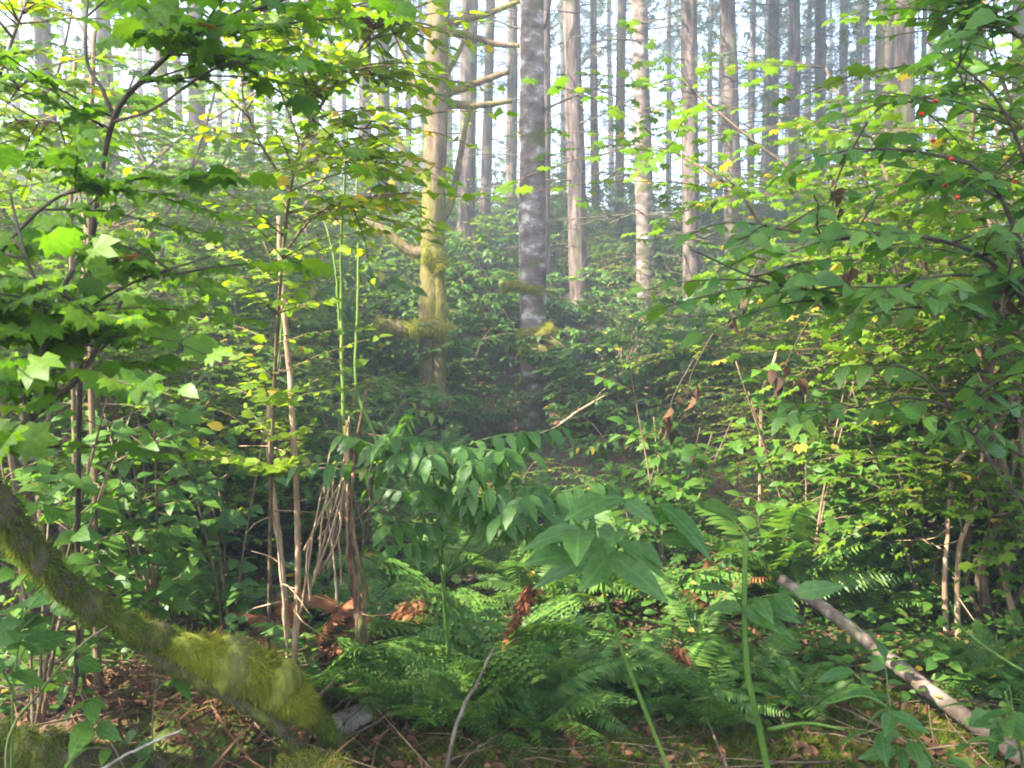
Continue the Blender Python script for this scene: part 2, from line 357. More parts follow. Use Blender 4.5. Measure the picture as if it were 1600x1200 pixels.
o = g.build('ground_cover', M['cover'], kind='stuff'); tag(o, 'low green ground cover leaves carpeting the forest floor', 'ground cover')
g = Geo()
for q in scatter_px(700, -100, 1700, 2.8, 8, r):
    a = rdir(1, r, -.05, .25)[0]; L = r.uniform(.15, .7); pp = q + np.array([0, 0, .02])
    g.add(*tube(smooth_path([pp, pp + a * L * .5 + r.normal(size=3) * .02, pp + a * L], 5), np.linspace(.0035, .0012, 5) * r.uniform(.5, 1.5), 4))
o = g.build('fallen_twigs', M['stem'], kind='stuff'); tag(o, 'thin dead twigs lying loose among the litter', 'twigs')

# ------------------------------------------------------------------ trees
def conifer_branches(seed, z0, z1, n, lmax, leafy, twig_r=.012, up=False):
    """lower dead branches with twigs and some needle sprays -> (wood Geo, needle Geo)"""
    r = np.random.default_rng(seed); w = Geo(); nd = Geo(); pos = []; ax = []; sca = []
    for k in range(n):
        z = r.uniform(z0, z1); a = r.uniform(0, 2 * math.pi); L = lmax * r.uniform(.3, 1)
        d = np.array([math.cos(a), math.sin(a), 0]); rise = r.uniform(-.15, .30); sag = r.uniform(.05, .30)
        t = np.linspace(0, 1, 6)[:, None]
        path = np.array([0, 0, z]) + d * L * t + np.array([0, 0, 1.0]) * (rise * L * t - sag * L * t ** 2) + np.cumsum(r.normal(size=(6, 3)) * .03 * L / 3, 0)
        w.add(*tube(path, np.linspace(twig_r * (0.6 + L / 3), .004, 6), 4))
        lf = r.random() < leafy
        for j in range(int(5 + 4 * L)):
            tt = r.uniform(.2, 1); b = path[min(5, int(tt * 5.99))]; s = r.choice([-1, 1])
            side = np.array([-d[1], d[0], 0]) * s
            dd = nrm(side * r.uniform(.5, 1) + d * .6 + np.array([0, 0, r.uniform(-.35, .15)])); l2 = L * r.uniform(.15, .38)
            w.add(*tube(np.array([b, b + dd * l2 * .5 + [0, 0, -.01], b + dd * l2 + [0, 0, -.05 * l2]]), [.006, .004, .002], 3))
            if lf:
                for q in range(int(r.integers(2, 6))):
                    u = r.uniform(.2, 1); pos.append(b + dd * l2 * u); ax.append(dd + r.normal(size=3) * .45 + [0, 0, -.2]); sca.append(r.uniform(.14, .34))
    if pos:
        pos, ax, sca = map(np.array, (pos, ax, sca)); kk = r.integers(0, 3, len(pos))
        for s in range(3):
            q = kk == s
            if q.any(): nd.add(*inst(SPRAYS[s], pos[q], ax[q], rdir(q.sum(), r, 1, 3), sca[q]))
    return w, nd
def crown_geo(seed, h, rad, n):
    """live crown of drooping needle boughs"""
    r = np.random.default_rng(seed); nd = Geo()
    t = r.random(n) ** .8; z = h * t; R = rad * (1 - .82 * t) * np.sqrt(r.uniform(.03, 1, n)); a = r.uniform(0, 2 * math.pi, n)
    clump = np.sin(3 * a + 5 * t * h * .5 + seed) > -.35
    pos = np.stack([R * np.cos(a), R * np.sin(a), z - .25 * R], -1)[clump]; a = a[clump]
    ax = np.stack([np.cos(a), np.sin(a), -.35 + 0 * a], -1) + r.normal(size=(len(a), 3)) * .3
    nd.add(*inst(spray(50, 9, .16), pos, ax, rdir(len(a), r, 1, 3), r.uniform(.5, 1.1, len(a))))
    return nd
BR = []
for s in range(5):
    w, nd = conifer_branches(100 + s, 1.6, 11.0, 46, 1.9, .28)
    BR.append((w.mesh('dead_branches', M['twig']), nd.mesh('needle_sprays', M['needle'])))
BRX = []
for s in range(3):
    w, nd = conifer_branches(140 + s, 1.2, 12.0, 58, 2.2, .62)
    BRX.append((w.mesh('leafy_branches', M['twig']), nd.mesh('leafy_sprays', M['needle'])))
CROWN = [crown_geo(s, 12, 2.2, 620).mesh('crown_needles', M['needle']) for s in range(3)]

def trunk_geo(h, r0, lean, seed, sides=12, flare=1.35, wob=.04, taper=.55, lump=.05):
    r = np.random.default_rng(seed); n = 30; t = np.linspace(0, 1, n)
    path = np.zeros((n, 3)); path[:, 2] = t * h - .25
    path[:, 0] = lean[0] * t * h + wob * np.sin(t * 9 + seed) * t; path[:, 1] = lean[1] * t * h + wob * np.cos(t * 7 + seed * 2) * t
    rad = r0 * (1 - taper * t) * (1 + (flare - 1) * np.exp(-t * h / .35)) * (1 + lump * r.normal(size=n))
    g = Geo(); g.add(*tube(path, rad, sides, .025, r)); return g
TREES = []
def tree(name, label, px_base, d, px_top, w_px, mat, seed, branches='dead', group=None, h=23.0, crown=True, wob=.09, lump=.05, crown_z=12.5, cat='tree'):
    b = ground_d(px_base, d); tp = P(px_top, 0, d)
    lean = ((tp[0] - b[0]) / (tp[2] - b[2]), 0.01 * math.sin(seed))
    r0 = w_px / 2 / F_PX * d * 1.0
    e = thing(name, label, cat, tuple(b), 0, group)
    trunk_geo(h, r0, lean, seed, wob=wob, lump=lump).build('trunk', mat, e)
    r = np.random.default_rng(seed + 900); off = (lean[0] * 6, 0, 0)
    if branches:
        src = BR[int(r.integers(len(BR)))] if branches == 'dead' else BRX[int(r.integers(len(BRX)))]
        for nm, me in (('dead_branch_spray', src[0]), ('needle_spray', src[1])):
            o = put(nm, me, e, 'stuff'); o.rotation_euler = (0, lean[0], r.uniform(0, 6.28)); s = r.uniform(.8, 1.25); o.scale = (s, s, 1)
    if crown:
        o = put('crown', CROWN[int(r.integers(3))], e, 'stuff'); o.location = (lean[0] * crown_z, 0, crown_z); o.rotation_euler = (0, 0, r.uniform(0, 6.28))
        s = r.uniform(.8, 1.15); o.scale = (s, s, 1)
    TREES.append(e); return e, b, lean, r0

def moss_on(path, rad, n, seed, length=(.03, .08), hang=.6, jit=.3, width=.22):
    """strands of moss rooted on a limb and hanging from it"""
    r = np.random.default_rng(seed); path = np.asarray(path); m = len(path)
    rad = np.broadcast_to(np.asarray(rad, float), (m,))
    t = r.uniform(0, m - 1.001, n); i = t.astype(int); u = (t - i)[:, None]
    c = path[i] * (1 - u) + path[i + 1] * u; rr = rad[i] * (1 - u[:, 0]) + rad[i + 1] * u[:, 0]
    tan = nrm(path[i + 1] - path[i]); x = nrm(np.cross(tan, [.2, .3, .93])); y = np.cross(tan, x)
    a = r.uniform(0, 2 * math.pi, n); nr = np.cos(a)[:, None] * x + np.sin(a)[:, None] * y
    L = r.uniform(*length, n)
    ax = nr * (1 - hang * .5) + np.array([0, 0, -1.0]) * hang * r.uniform(.3, 1.6, n)[:, None] + r.normal(size=(n, 3)) * jit
    g = Geo(); tv, tf = BLADE
    g.add(*inst((tv * np.array([width * 2, 1, 1]), tf), c + nr * rr[:, None] * .92, ax, nr + r.normal(size=(n, 3)) * .4, L))
    return g

# the mossy maple left of centre: two stems, crooked mossy limbs
e, b, lean, r0 = tree('maple_tree', 'mossy yellow-green maple with two stems and crooked bare limbs, left of the pale alder', 668, 10.0, 690, 41, M['mossy'], 3, None, wob=.10, lump=.07)
def limb(e, b, pts, d, r_a, r_b, mat, name='limb', moss=0, seed=0, sides=8):
    q = np.array([P(*(list(p) + [d])) if len(p) == 2 else P(*p) for p in pts]) - b
    pa = smooth_path(q, 6 * len(pts)); ra = np.linspace(r_a, r_b, len(pa))
    g = Geo(); g.add(*tube(pa, ra, sides, .06)); o = g.build(name, mat, e)
    if moss: moss_on(pa, ra, moss, seed, (.03, .10), .5).build('moss', M['moss'], o, 'stuff')
    return pa
limb(e, b, [(684, 660), (686, 560), (688, 480), (684, 430), (676, 385)], 9.88, .085, .07, M['mossy'], 'stem', 900, 1)
limb(e, b, [(668, 395), (640, 392), (605, 365), (570, 342)], 9.9, .075, .035, M['mossy'], moss=420, seed=2)
limb(e, b, [(690, 345), (705, 315), (716, 260), (727, 200), (738, 160)], 9.9, .05, .022, M['mossy'], moss=160, seed=3)
limb(e, b, [(678, 165), (705, 163), (745, 165), (800, 158)], 9.9, .07, .022, M['mossy'], moss=200, seed=4)
limb(e, b, [(684, 148), (715, 140), (750, 128), (795, 112)], 9.9, .06, .03, M['mossy'], moss=160, seed=5)
limb(e, b, [(690, 45), (720, 32), (760, 22), (812, 2)], 9.9, .06, .025, M['mossy'], moss=160, seed=6)
limb(e, b, [(690, 50), (730, 55), (770, 68), (812, 72)], 9.9, .05, .025, M['mossy'], moss=120, seed=61)
limb(e, b, [(678, 160), (652, 135), (634, 95), (615, 40)], 9.9, .05, .02, M['mossy'], moss=120, seed=7)
limb(e, b, [(676, 170), (655, 150), (632, 122), (612, 108)], 9.9, .05, .022, M['mossy'], moss=120, seed=8)
limb(e, b, [(688, 140), (702, 110), (722, 70), (735, 20)], 9.9, .04, .02, M['mossy'], moss=60, seed=9)
limb(e, b, [(664, 280), (645, 262), (628, 230), (612, 195)], 9.9, .045, .02, M['mossy'], moss=100, seed=10)
for k, (pts, n) in enumerate((([(640, 515), (665, 510), (690, 515), (705, 525)], 1500), ([(672, 622), (690, 628), (694, 650)], 900), ([(640, 520), (610, 512), (585, 508)], 500), ([(660, 395), (680, 400), (694, 420)], 600))):
    pa = smooth_path(np.array([P(x, y, 9.8) for x, y in pts]) - b, 10)
    g = Geo(); g.add(*tube(pa, np.array([.05, .08, .10, .11, .11, .11, .10, .09, .07, .04]) * (.8 if k != 1 else 1), 9, .12)); o = g.build('moss_collar', M['mossy'], e)
    moss_on(pa, .09, n * 4, 30 + k, (.02, .075), .7, width=.3).build('moss', M['moss'], o, 'stuff')
tr = trunk_geo(6.0, r0, lean, 3, wob=.1, lump=.07)
moss_on(np.stack([lean[0] * np.linspace(.2, 5.5, 20), 0 * np.linspace(0, 1, 20), np.linspace(.2, 5.5, 20)], -1), r0 * .98, 2600, 41, (.02, .06), .5).build('moss', M['moss'], e, 'stuff')

# the pale alder in the middle
e, b, lean, r0 = tree('alder_tree', 'pale blotchy alder trunk with mossy collars standing in the middle', 836, 10.6, 828, 44, M['alder'], 5, None)
for k, (pts, ra, n) in enumerate((([(808, 528), (830, 524), (850, 520), (866, 508)], .085, 1100), ([(782, 448), (800, 446), (825, 450), (850, 452)], .05, 700), ([(812, 540), (835, 548), (860, 552), (864, 530)], .10, 600))):
    pa = smooth_path(np.array([P(x, y, 10.38) for x, y in pts]) - b, 10)
    g = Geo(); g.add(*tube(pa, ra * np.array([.5, .8, 1, 1, 1, 1, 1, .9, .8, .5]), 9, .12)); o = g.build('moss_collar', M['mossy'], e)
    moss_on(pa, ra * .9, n * 4, 50 + k, (.02, .075), .7, width=.3).build('moss', M['moss'], o, 'stuff')
limb(e, b, [(838, 178), (858, 168), (875, 160), (905, 148)], 10.5, .02, .008, M['twig'], 'dead_branch')
limb(e, b, [(822, 60), (812, 45), (800, 42), (770, 30)], 10.5, .02, .008, M['twig'], 'dead_branch')
limb(e, b, [(842, 52), (852, 40), (858, 15), (862, -10)], 10.5, .022, .012, M['twig'], 'dead_branch')

MAIN = [  # label, base px, depth, px at the top edge, width px, material, seed
 ('brown conifer trunk just left of the pale alder, sunlit on its left', 727, 16.0, 735, 29, 'fir', 11),
 ('narrow dark trunk between the sunlit brown trunk and the pale alder', 757, 22.0, 766, 17, 'fir', 12),
 ('slim pinkish trunk touching the left side of the pale alder', 797, 24.0, 801, 18, 'fir', 13),
 ('dark trunk half hidden right behind the pale alder', 850, 14.5, 851, 20, 'fir', 14),
 ('straight grey trunk, first thick one right of the pale alder', 907, 14.5, 893, 31, 'fir', 15),
 ('slim bluish trunk just right of the straight grey trunk', 931, 23.0, 924, 13, 'fir', 16),
 ('pair-like thin trunk before the leaning lichen-grey trunk', 966, 20.0, 966, 17, 'fir', 17),
 ('lichen-grey trunk leaning slightly left, right of the sky gap', 1014, 14.0, 992, 29, 'alder', 18),
 ('dark trunk with yellow mossy foot and a lit right edge', 1083, 13.5, 1068, 29, 'fir', 19),
 ('brown trunk with mossy base, second right of the leaning grey trunk', 1150, 15.0, 1130, 29, 'fir', 20),
 ('thin pale sunlit trunk right of the brown mossy-based trunk', 1198, 22.0, 1203, 19, 'fir', 21),
 ('dark narrow trunk, left one of two dark trunks in right sky', 1240, 21.0, 1232, 19, 'fir', 22),
 ('dark narrow trunk, right one of two dark trunks in right sky', 1281, 21.5, 1268, 18, 'fir', 23),
 ('blue-grey slender trunk left of the thick pink-barked trunk', 1312, 25.0, 1304, 15, 'fir', 24),
 ('thick pink-barked trunk above the right-hand bushes', 1385, 12.5, 1370, 37, 'fir', 25),
 ('grey trunk low behind the bushes on the right', 1415, 9.0, 1398, 34, 'fir', 26),
 ('sunlit trunk piece behind the green shoots, left of centre', 487, 14.0, 492, 27, 'alder', 27),
 ('dim brown trunk behind the bright leaves, left of the mossy maple', 600, 17.0, 606, 20, 'fir', 28),
 ('pinkish sunlit trunk left of the mossy maple', 572, 20.0, 578, 22, 'fir', 29),
 ('brown trunk rising behind the vine maple fork at left', 322, 15.0, 316, 26, 'fir', 30),
 ('narrow trunk behind vine maple leaves, second from the fork', 262, 19.0, 262, 20, 'fir', 31),
 ('grey trunk with peach patches at the upper left', 392, 18.0, 394, 22, 'fir', 32),
 ('dim trunk near the left edge behind the maple leaves', 95, 14.0, 80, 28, 'fir', 33),
 ('brown trunk behind the leaves at the upper left corner', 190, 17.0, 175, 24, 'fir', 34),
 ('trunk behind the leaves near the right edge', 1510, 15.0, 1490, 26, 'fir', 35),
 ('pinkish trunk at the far upper right corner', 1590, 17.0, 1570, 24, 'fir', 36),
]
for (lab, pb_, d, pt, w, mt, sd) in MAIN:
    tree('forest_tree', lab, pb_, d, pt, w, M[mt], sd, 'dead' if d < 21 else 'leafy', group='tall straight trees on the slope')
r = np.random.default_rng(5)
FAR = [(430, 27), (455, 33), (520, 25), (545, 35), (640, 29), (668, 38), (705, 33), (745, 40), (815, 36), (880, 48), (955, 50), (1040, 42), (1105, 36), (1125, 42), (1170, 28), (1185, 38), (1222, 33), (1258, 40), (1330, 30), (1345, 41), (1425, 27), (1450, 36), (1530, 30), (350, 30), (370, 40), (290, 26), (225, 33), (150, 27), (40, 24), (120, 38), (480, 43), (620, 47), (1080, 50), (1205, 52), (1290, 50)]
FAR.sort()
ORD = 'first second third fourth fifth sixth seventh eighth ninth tenth eleventh twelfth thirteenth fourteenth fifteenth sixteenth seventeenth eighteenth nineteenth twentieth'.split()
ORD += ['twenty-' + w for w in ORD[:9]] + ['thirtieth'] + ['thirty-' + w for w in ORD[:9]]
nl = sum(1 for px, d in FAR if px < 830)
for k, (px, d) in enumerate(FAR):
    where = f'{ORD[k]} from the left edge' if px < 830 else f'{ORD[k - nl]} right of the pale alder'
    tree('far_tree', f'slim far ridge tree against the sky, {where}', px, d, px + r.uniform(-10, 6), r.uniform(8, 13), M['fir' if r.random() < .9 else 'alder'], 300 + k, 'leafy' if (px < 700 or px > 1100) and k % 3 else 'dead', group='slim far trees along the ridge')
# the rest of the forest around the viewer: its crowns shade the place
for k, (x, y) in enumerate([(-10.6, -2.8), (-9, 3.4), (-16, 2), (-14, 13), (-20, 9), (-7, -4), (-13, -5), (-17, -8), (7, 0), (10, 8), (4, -6), (-3, -7), (13, 15), (-24, -3)]):
    d = 1.0; e = thing('forest_tree', 'tall conifer of the surrounding forest, outside the picture', 'tree', (x, y, float(hz(x, y))), 0, 'trees around the viewer')
    trunk_geo(23, .2, (0, 0), 600 + k).build('trunk', M['fir'], e)
    o = put('crown', CROWN[k % 3], e, 'stuff'); o.location = (0, 0, 9.5 + (k % 4)); o.rotation_euler = (0, 0, k * 1.3); o.scale = (1.1, 1.1, 1)

# ------------------------------------------------------------------ shrubs of the thicket (prototypes, then copies)
def shrub_geo(seed, h, spread, nst, leaf, lsize, per, nb, arch=.5, layered=.5):
    r = np.random.default_rng(seed); w = Geo(); pos = []; ax = []; up = []; sz = []
    for k in range(nst):
        a = r.uniform(0, 6.283); d = np.array([math.cos(a), math.sin(a), 0]); H = h * r.uniform(.55, 1); S = spread * r.uniform(.25, 1)
        t = np.linspace(0, 1, 8)[:, None]
        path = d * S * t ** 1.5 + np.array([0, 0, 1.0]) * H * (t - arch * .35 * t ** 3) + np.cumsum(r.normal(size=(8, 3)) * .02 * h, 0)
        path[0] = d * .05; w.add(*tube(path, np.linspace(.011, .003, 8) * (h / 1.6), 4))
        for j in range(nb):
            tt = r.uniform(.25, 1); b = path[min(7, int(tt * 7.99))]; a2 = a + r.normal() * 1.1
            dd = np.array([math.cos(a2), math.sin(a2), r.uniform(-.1, .45)]); L = h * r.uniform(.14, .34)
            tw = b + dd * L * np.linspace(0, 1, 5)[:, None] + np.array([0, 0, -.25 * L]) * (np.linspace(0, 1, 5)[:, None] ** 2)
            w.add(*tube(tw, [.004, .0035, .003, .0025, .0015], 3))
            sd = np.array([-math.sin(a2), math.cos(a2), 0])
            for q in range(per):
                u = .15 + .85 * (q + r.random()) / per; c = tw[0] + (tw[-1] - tw[0]) * u + [0, 0, .06 * L * math.sin(u * 3)]
                s = 1 if q % 2 else -1
                pos.append(c); ax.append(sd * s * r.uniform(.5, 1) + dd * .6 + [0, 0, r.uniform(-.6, .15)]); up.append(np.array([0, 0, 1.0]) + r.normal(size=3) * (1 - layered) * .8); sz.append(lsize * r.uniform(.55, 1.2))
    g = Geo(); g.add(*inst(leaf, np.array(pos), np.array(ax), np.array(up), np.array(sz)))
    return w, g
PROTO = {}
def proto(key, mat, *a, n=3, **k):
    L = []
    for s in range(n):
        w, g = shrub_geo(hash_seed(key) + s, *a, **k); L.append((w.mesh(key + '_stems', M['stem']), g.mesh(key + '_foliage', M[mat])))
    PROTO[key] = L
def hash_seed(s): return sum(ord(c) * (i + 3) for i, c in enumerate(s))
proto('salmonberry', 'salmon', 1.7, 1.0, 11, ovate(5, .32, .2, .3), .105, 8, 13)
proto('thicket', 'dark', 1.25, .95, 13, MIDLEAF, .075, 10, 13)
proto('huckleberry', 'huck', 2.1, 1.2, 9, SMALL, .045, 14, 22, layered=.8)
proto('elder', 'salmon', 2.3, 1.3, 8, ovate(5, .24, .2, .4), .12, 10, 15)
proto('maplebush', 'maple_far', 4.6, 2.2, 8, MAPLES[0], .10, 9, 30, layered=.75)
CATS = {'salmonberry': 'salmonberry bush', 'thicket': 'bush', 'huckleberry': 'huckleberry bush', 'elder': 'shrub', 'maplebush': 'vine maple'}
LOOK = {'salmonberry': 'mid-green broad-leaved bush', 'thicket': 'dark green low bush', 'huckleberry': 'yellow-green fine-leaved bush', 'elder': 'tall green arching shrub', 'maplebush': 'tall thin maple with layered leaves'}
NAMES = {'salmonberry': 'salmonberry_bush', 'thicket': 'thicket_bush', 'huckleberry': 'huckleberry_bush', 'elder': 'elder_shrub', 'maplebush': 'vine_maple'}
def zone(px, d):
    side = ('at the far left' if px < 330 else 'left of the mossy maple' if px < 640 else 'between maple and alder' if px < 840 else 'right of the alder' if px < 1130 else 'below the dark trunks' if px < 1370 else 'at the far right')
    return side + (', near the viewer' if d < 6.5 else ', mid-slope' if d < 14 else ', on the ridge')
cnt = 0
def shrub(key, px, d, s=1.0, r=rng):
    global cnt
    b = ground_d(px, d); w, f = PROTO[key][int(r.integers(3))]; z = zone(px, d)
    e = thing(NAMES[key], f'{LOOK[key]} {z}', CATS[key], tuple(b), r.uniform(0, 6.28), f'{LOOK[key]} plants {z}', s * r.uniform(.8, 1.2))
    e.rotation_euler[0] = r.normal() * .06
    put('stem_cluster', w, e, 'stuff'); put('foliage', f, e, 'stuff'); cnt += 1
r = np.random.default_rng(21)
d = 5.2
while d < 31:
    step = .95 + .028 * d
    half = d * (900 / F_PX) + 1
    x = -half + r.uniform(0, step)
    while x < half:
        px = 800 + x / d * F_PX + r.normal() * 6; dd = d + r.normal() * .3 * step
        if not (660 < px < 900 and dd < 9.2 and dd > 8.2):
            pr = [.36, .40, .08, .16] if d < 13 else [.28, .48, .08, .16]
            key = ['salmonberry', 'thicket', 'huckleberry', 'elder'][int(r.choice(4, p=pr))]
            s = (.62 if abs(px - 800) < 260 else .85) if d < 7.5 else 1.15 if d < 20 else 1.25
            if d < 6.5 and 560 < px < 1250: s *= .7
            if 6.5 <= d < 10.5 and 600 < px < 900: s *= .55
            shrub(key, px, dd, s, r)
        x += step * r.uniform(.8, 1.25)
    d += step * .95
for px, d, s in ((40, 4.3, .7), (200, 5.0, .72), (410, 6.6, .62), (1560, 4.4, .62), (1640, 4.0, .7), (1500, 5.4, .75), (60, 5.5, .9), (190, 7.5, 1.0), (330, 9.5, .85), (460, 11, .8), (-60, 6.5, 1.1), (570, 13.5, .75), (1480, 6.5, .85), (1590, 5.2, .9), (1380, 9, .7), (1660, 7.5, 1.1), (250, 12, 1.1), (100, 10, 1.1), (400, 15, 1.0), (1530, 11, .9)):
    shrub('maplebush', px, d, s, r)

by = {}
for o in COL.objects:
    if o.type == 'EMPTY' and o.get('group', '').find(' plants ') > 0: by.setdefault(o['label'], []).append(o)
for lab, L in by.items():
    if len(L) > 1:
        L.sort(key=lambda o: o.location.x / o.location.y)
        for k, o in enumerate(L): o['label'] = lab + (', leftmost one' if k == 0 else f', {ORD[k]} from left')
# ------------------------------------------------------------------ near plants, every leaf its own piece
LEAFMESH = {}
def leaf_mesh(key, tpl, mat):
    k = (key, mat)
    if k not in LEAFMESH:
        g = Geo(); g.add(*tpl); LEAFMESH[k] = g.mesh(key, M[mat])
    return LEAFMESH[k]
def near_plant(name, label, cat, branches, mat, stem_mat, tpls, n_twigs, tw_len, per, size, seed, opposite=False, droop=.15, face=.35, group=None, zdir=(-.15, .35), along=.6, maxleaf=290, tfrom=.15, twr=.003, bias=(0, 0, 0), extra=0):
    """branches: list of (pixel polyline [(px,py,d)..], r0, r1). Twigs leave them, leaves sit on the twigs"""
    r = np.random.default_rng(seed)
    paths = [(smooth_path([P(*p) for p in pl], 5 * len(pl)), a, b) for pl, a, b in branches]
    p0 = paths[0][0]; q0 = p0[0]; gz = float(hz(q0[0], q0[1])) - .03
    if q0[2] > gz + .02: p0 = np.vstack([smooth_path([(q0[0] * 1.03, q0[1] + .04, gz), (q0 + [q0[0] * .015, .02, gz]) * [1, 1, .5], q0], 8)[:-1], p0])
    paths[0] = (p0, paths[0][1], paths[0][2])
    for k in range(1, len(paths)):
        pk = paths[k][0]; dist = np.linalg.norm(p0 - pk[0], axis=1); j = int(np.argmin(dist + .4 * np.clip(p0[:, 2] - pk[0][2], 0, 9)))
        if dist[j] > .04: paths[k] = (np.vstack([smooth_path([p0[j], (p0[j] + pk[0]) / 2 + [0, 0, .03], pk[0]], 6)[:-1], pk]), paths[k][1], paths[k][2])
    base = p0[0]
    e = thing(name, label, cat, tuple(base), 0, group)
    for pa, a, b in paths:
        g = Geo(); g.add(*tube(pa - base, np.linspace(a, b, len(pa)), 7, .05, r)); g.build('branch', stem_mat, e)
    tg = Geo(); nleaf = 0; rest = []
    lens = np.array([np.linalg.norm(np.diff(p, axis=0), axis=1).sum() for p, _, _ in paths]); pr = lens / lens.sum()
    for k in range(n_twigs):
        pa = paths[int(r.choice(len(paths), p=pr))][0]
        i = int((tfrom + (1 - tfrom) * r.random()) * (len(pa) - 1.01)); i = max(i, int(.35 * len(pa))) if pa is p0 else i; tan = nrm(pa[i + 1] - pa[i])
        dd = nrm(rdir(1, r, *zdir)[0] + tan * along + np.array(bias)); L = tw_len * r.uniform(.5, 1.2)
        u = np.linspace(0, 1, 6)[:, None]
        tw = pa[i] + dd * L * u + np.array([0, 0, -.18 * L]) * u ** 2 + np.cumsum(r.normal(size=(6, 3)) * .012 * L, 0)
        tg.add(*tube(tw - base, np.linspace(twr, twr * .4, 6), 4))
        sd = nrm(np.cross(dd, [0, 0, 1]))
        slots = [(.12 + .88 * (q + .5 * r.random()) / per, s) for q in range(per) for s in ((-1, 1) if opposite else (1 if q % 2 else -1,))] + [(1.0, 0)]
        for u_, s in slots:
            c = tw[min(5, int(u_ * 5))] * (1 - (u_ * 5) % 1) + tw[min(5, int(u_ * 5) + 1)] * ((u_ * 5) % 1) if u_ < 1 else tw[-1]
            ax = sd * s * r.uniform(.7, 1) + dd * (.45 if s else 1) + [0, 0, -droop * r.uniform(.4, 1.8)]
            upv = np.array([0, -.35, 1.0]) + r.normal(size=3) * face
            rest.append((c - base, ax, upv, size * r.uniform(.6, 1.15)))
    r.shuffle(rest)
    meshes = [leaf_mesh(f'{name}_leaf_{k}', t, mat) for k, t in enumerate(tpls)]
    for (c, ax, upv, s) in rest[:maxleaf]:
        o = bpy.data.objects.new('leaf', meshes[int(r.integers(len(meshes)))]); COL.objects.link(o); o.parent = e
        o.matrix_local = frame(c, ax, upv, s)
    if len(rest) > maxleaf:
        q = rest[maxleaf:]; g = Geo(); g.add(*inst(tpls[0], np.array([x[0] for x in q]), np.array([x[1] for x in q]), np.array([x[2] for x in q]), np.array([x[3] for x in q])))
        g.build('foliage', M[mat], e, 'stuff')
    tg.build('twig_spray', stem_mat, e, 'stuff')
    return e, base

# vine maple at the left, its fork against the trunks
near_plant('vine_maple', 'big-leaved vine maple with dark forked stem filling the upper left', 'vine maple',
  [([(122, 1000, 3.2), (122, 760, 2.9), (128, 520, 2.5), (150, 330, 2.2), (178, 185, 2.1), (230, 118, 2.05), (300, 58, 2.0), (380, 22, 2.0), (470, -10, 2.0)], .010, .004),
   ([(178, 185, 2.1), (160, 140, 2.1), (135, 90, 2.15), (138, -20, 2.2)], .006, .003),
   ([(178, 190, 2.1), (240, 170, 2.0), (330, 110, 1.95), (420, 88, 1.9)], .004, .002),
   ([(70, 535, 1.8), (110, 500, 1.8), (200, 445, 1.8), (330, 400, 1.8)], .006, .002)],
  'maple', M['darkstem'], MAPLES, 52, .42, 4, .072, 31, opposite=True, face=.45, along=.35)
near_plant('vine_maple', 'dark slanting maple branch with broad leaves at the left edge', 'vine maple',
  [([(-60, 760, 1.6), (0, 695, 1.62), (65, 640, 1.65), (130, 580, 1.7), (190, 470, 1.75)], .009, .004),
   ([(60, 640, 1.65), (67, 540, 1.65), (68, 470, 1.65), (40, 400, 1.65), (15, 300, 1.7)], .006, .002),
   ([(-30, 430, 1.7), (60, 330, 1.75), (140, 290, 1.8), (230, 300, 1.8)], .005, .002)],
  'maple', M['darkstem'], MAPLES, 36, .36, 4, .066, 32, opposite=True, face=.45, along=.35)
# yellow-green huckleberries
near_plant('huckleberry_bush', 'bright yellow-green huckleberry sprays with red berries, top left of centre', 'huckleberry bush',
  [([(420, 1010, 3.9), (425, 700, 3.5), (440, 420, 3.2), (470, 230, 3.0), (560, 80, 2.9), (640, -20, 2.9)], .010, .003),
   ([(440, 400, 3.2), (500, 330, 3.0), (570, 310, 2.9), (640, 300, 2.9)], .005, .002),
   ([(455, 300, 3.1), (400, 210, 3.0), (380, 120, 3.0), (440, 20, 3.0)], .005, .002),
   ([(500, 170, 3.0), (560, 200, 2.9), (620, 190, 2.9)], .004, .002),
   ([(470, 230, 3.0), (420, 60, 3.0), (520, 20, 2.9), (640, 40, 2.8)], .004, .002),
   ([(470, 240, 3.0), (540, 250, 2.9), (600, 240, 2.85)], .004, .002), ([(480, 215, 3.0), (500, 120, 2.9), (590, 110, 2.85)], .004, .002)],
  'huck', M['stem'], [ovate(4, .30, .15, .2)], 210, .40, 10, .056, 33, face=.5, tfrom=.2, zdir=(-.25, .25))
near_plant('huckleberry_bush', 'lime-green small-leaved sprays along the upper left edge', 'huckleberry bush',
  [([(-140, 900, 3.2), (-100, 500, 2.9), (-40, 250, 2.6), (20, 60, 2.5), (60, -40, 2.5)], .010, .003),
   ([(-40, 250, 2.6), (20, 150, 2.5), (60, 110, 2.4)], .004, .002), ([(-60, 320, 2.7), (0, 200, 2.5), (110, 190, 2.4)], .004, .002)],
  'huck', M['stem'], [ovate(4, .28, .15, .2)], 64, .32, 9, .054, 34, face=.4, tfrom=.4, zdir=(-.15, .2))
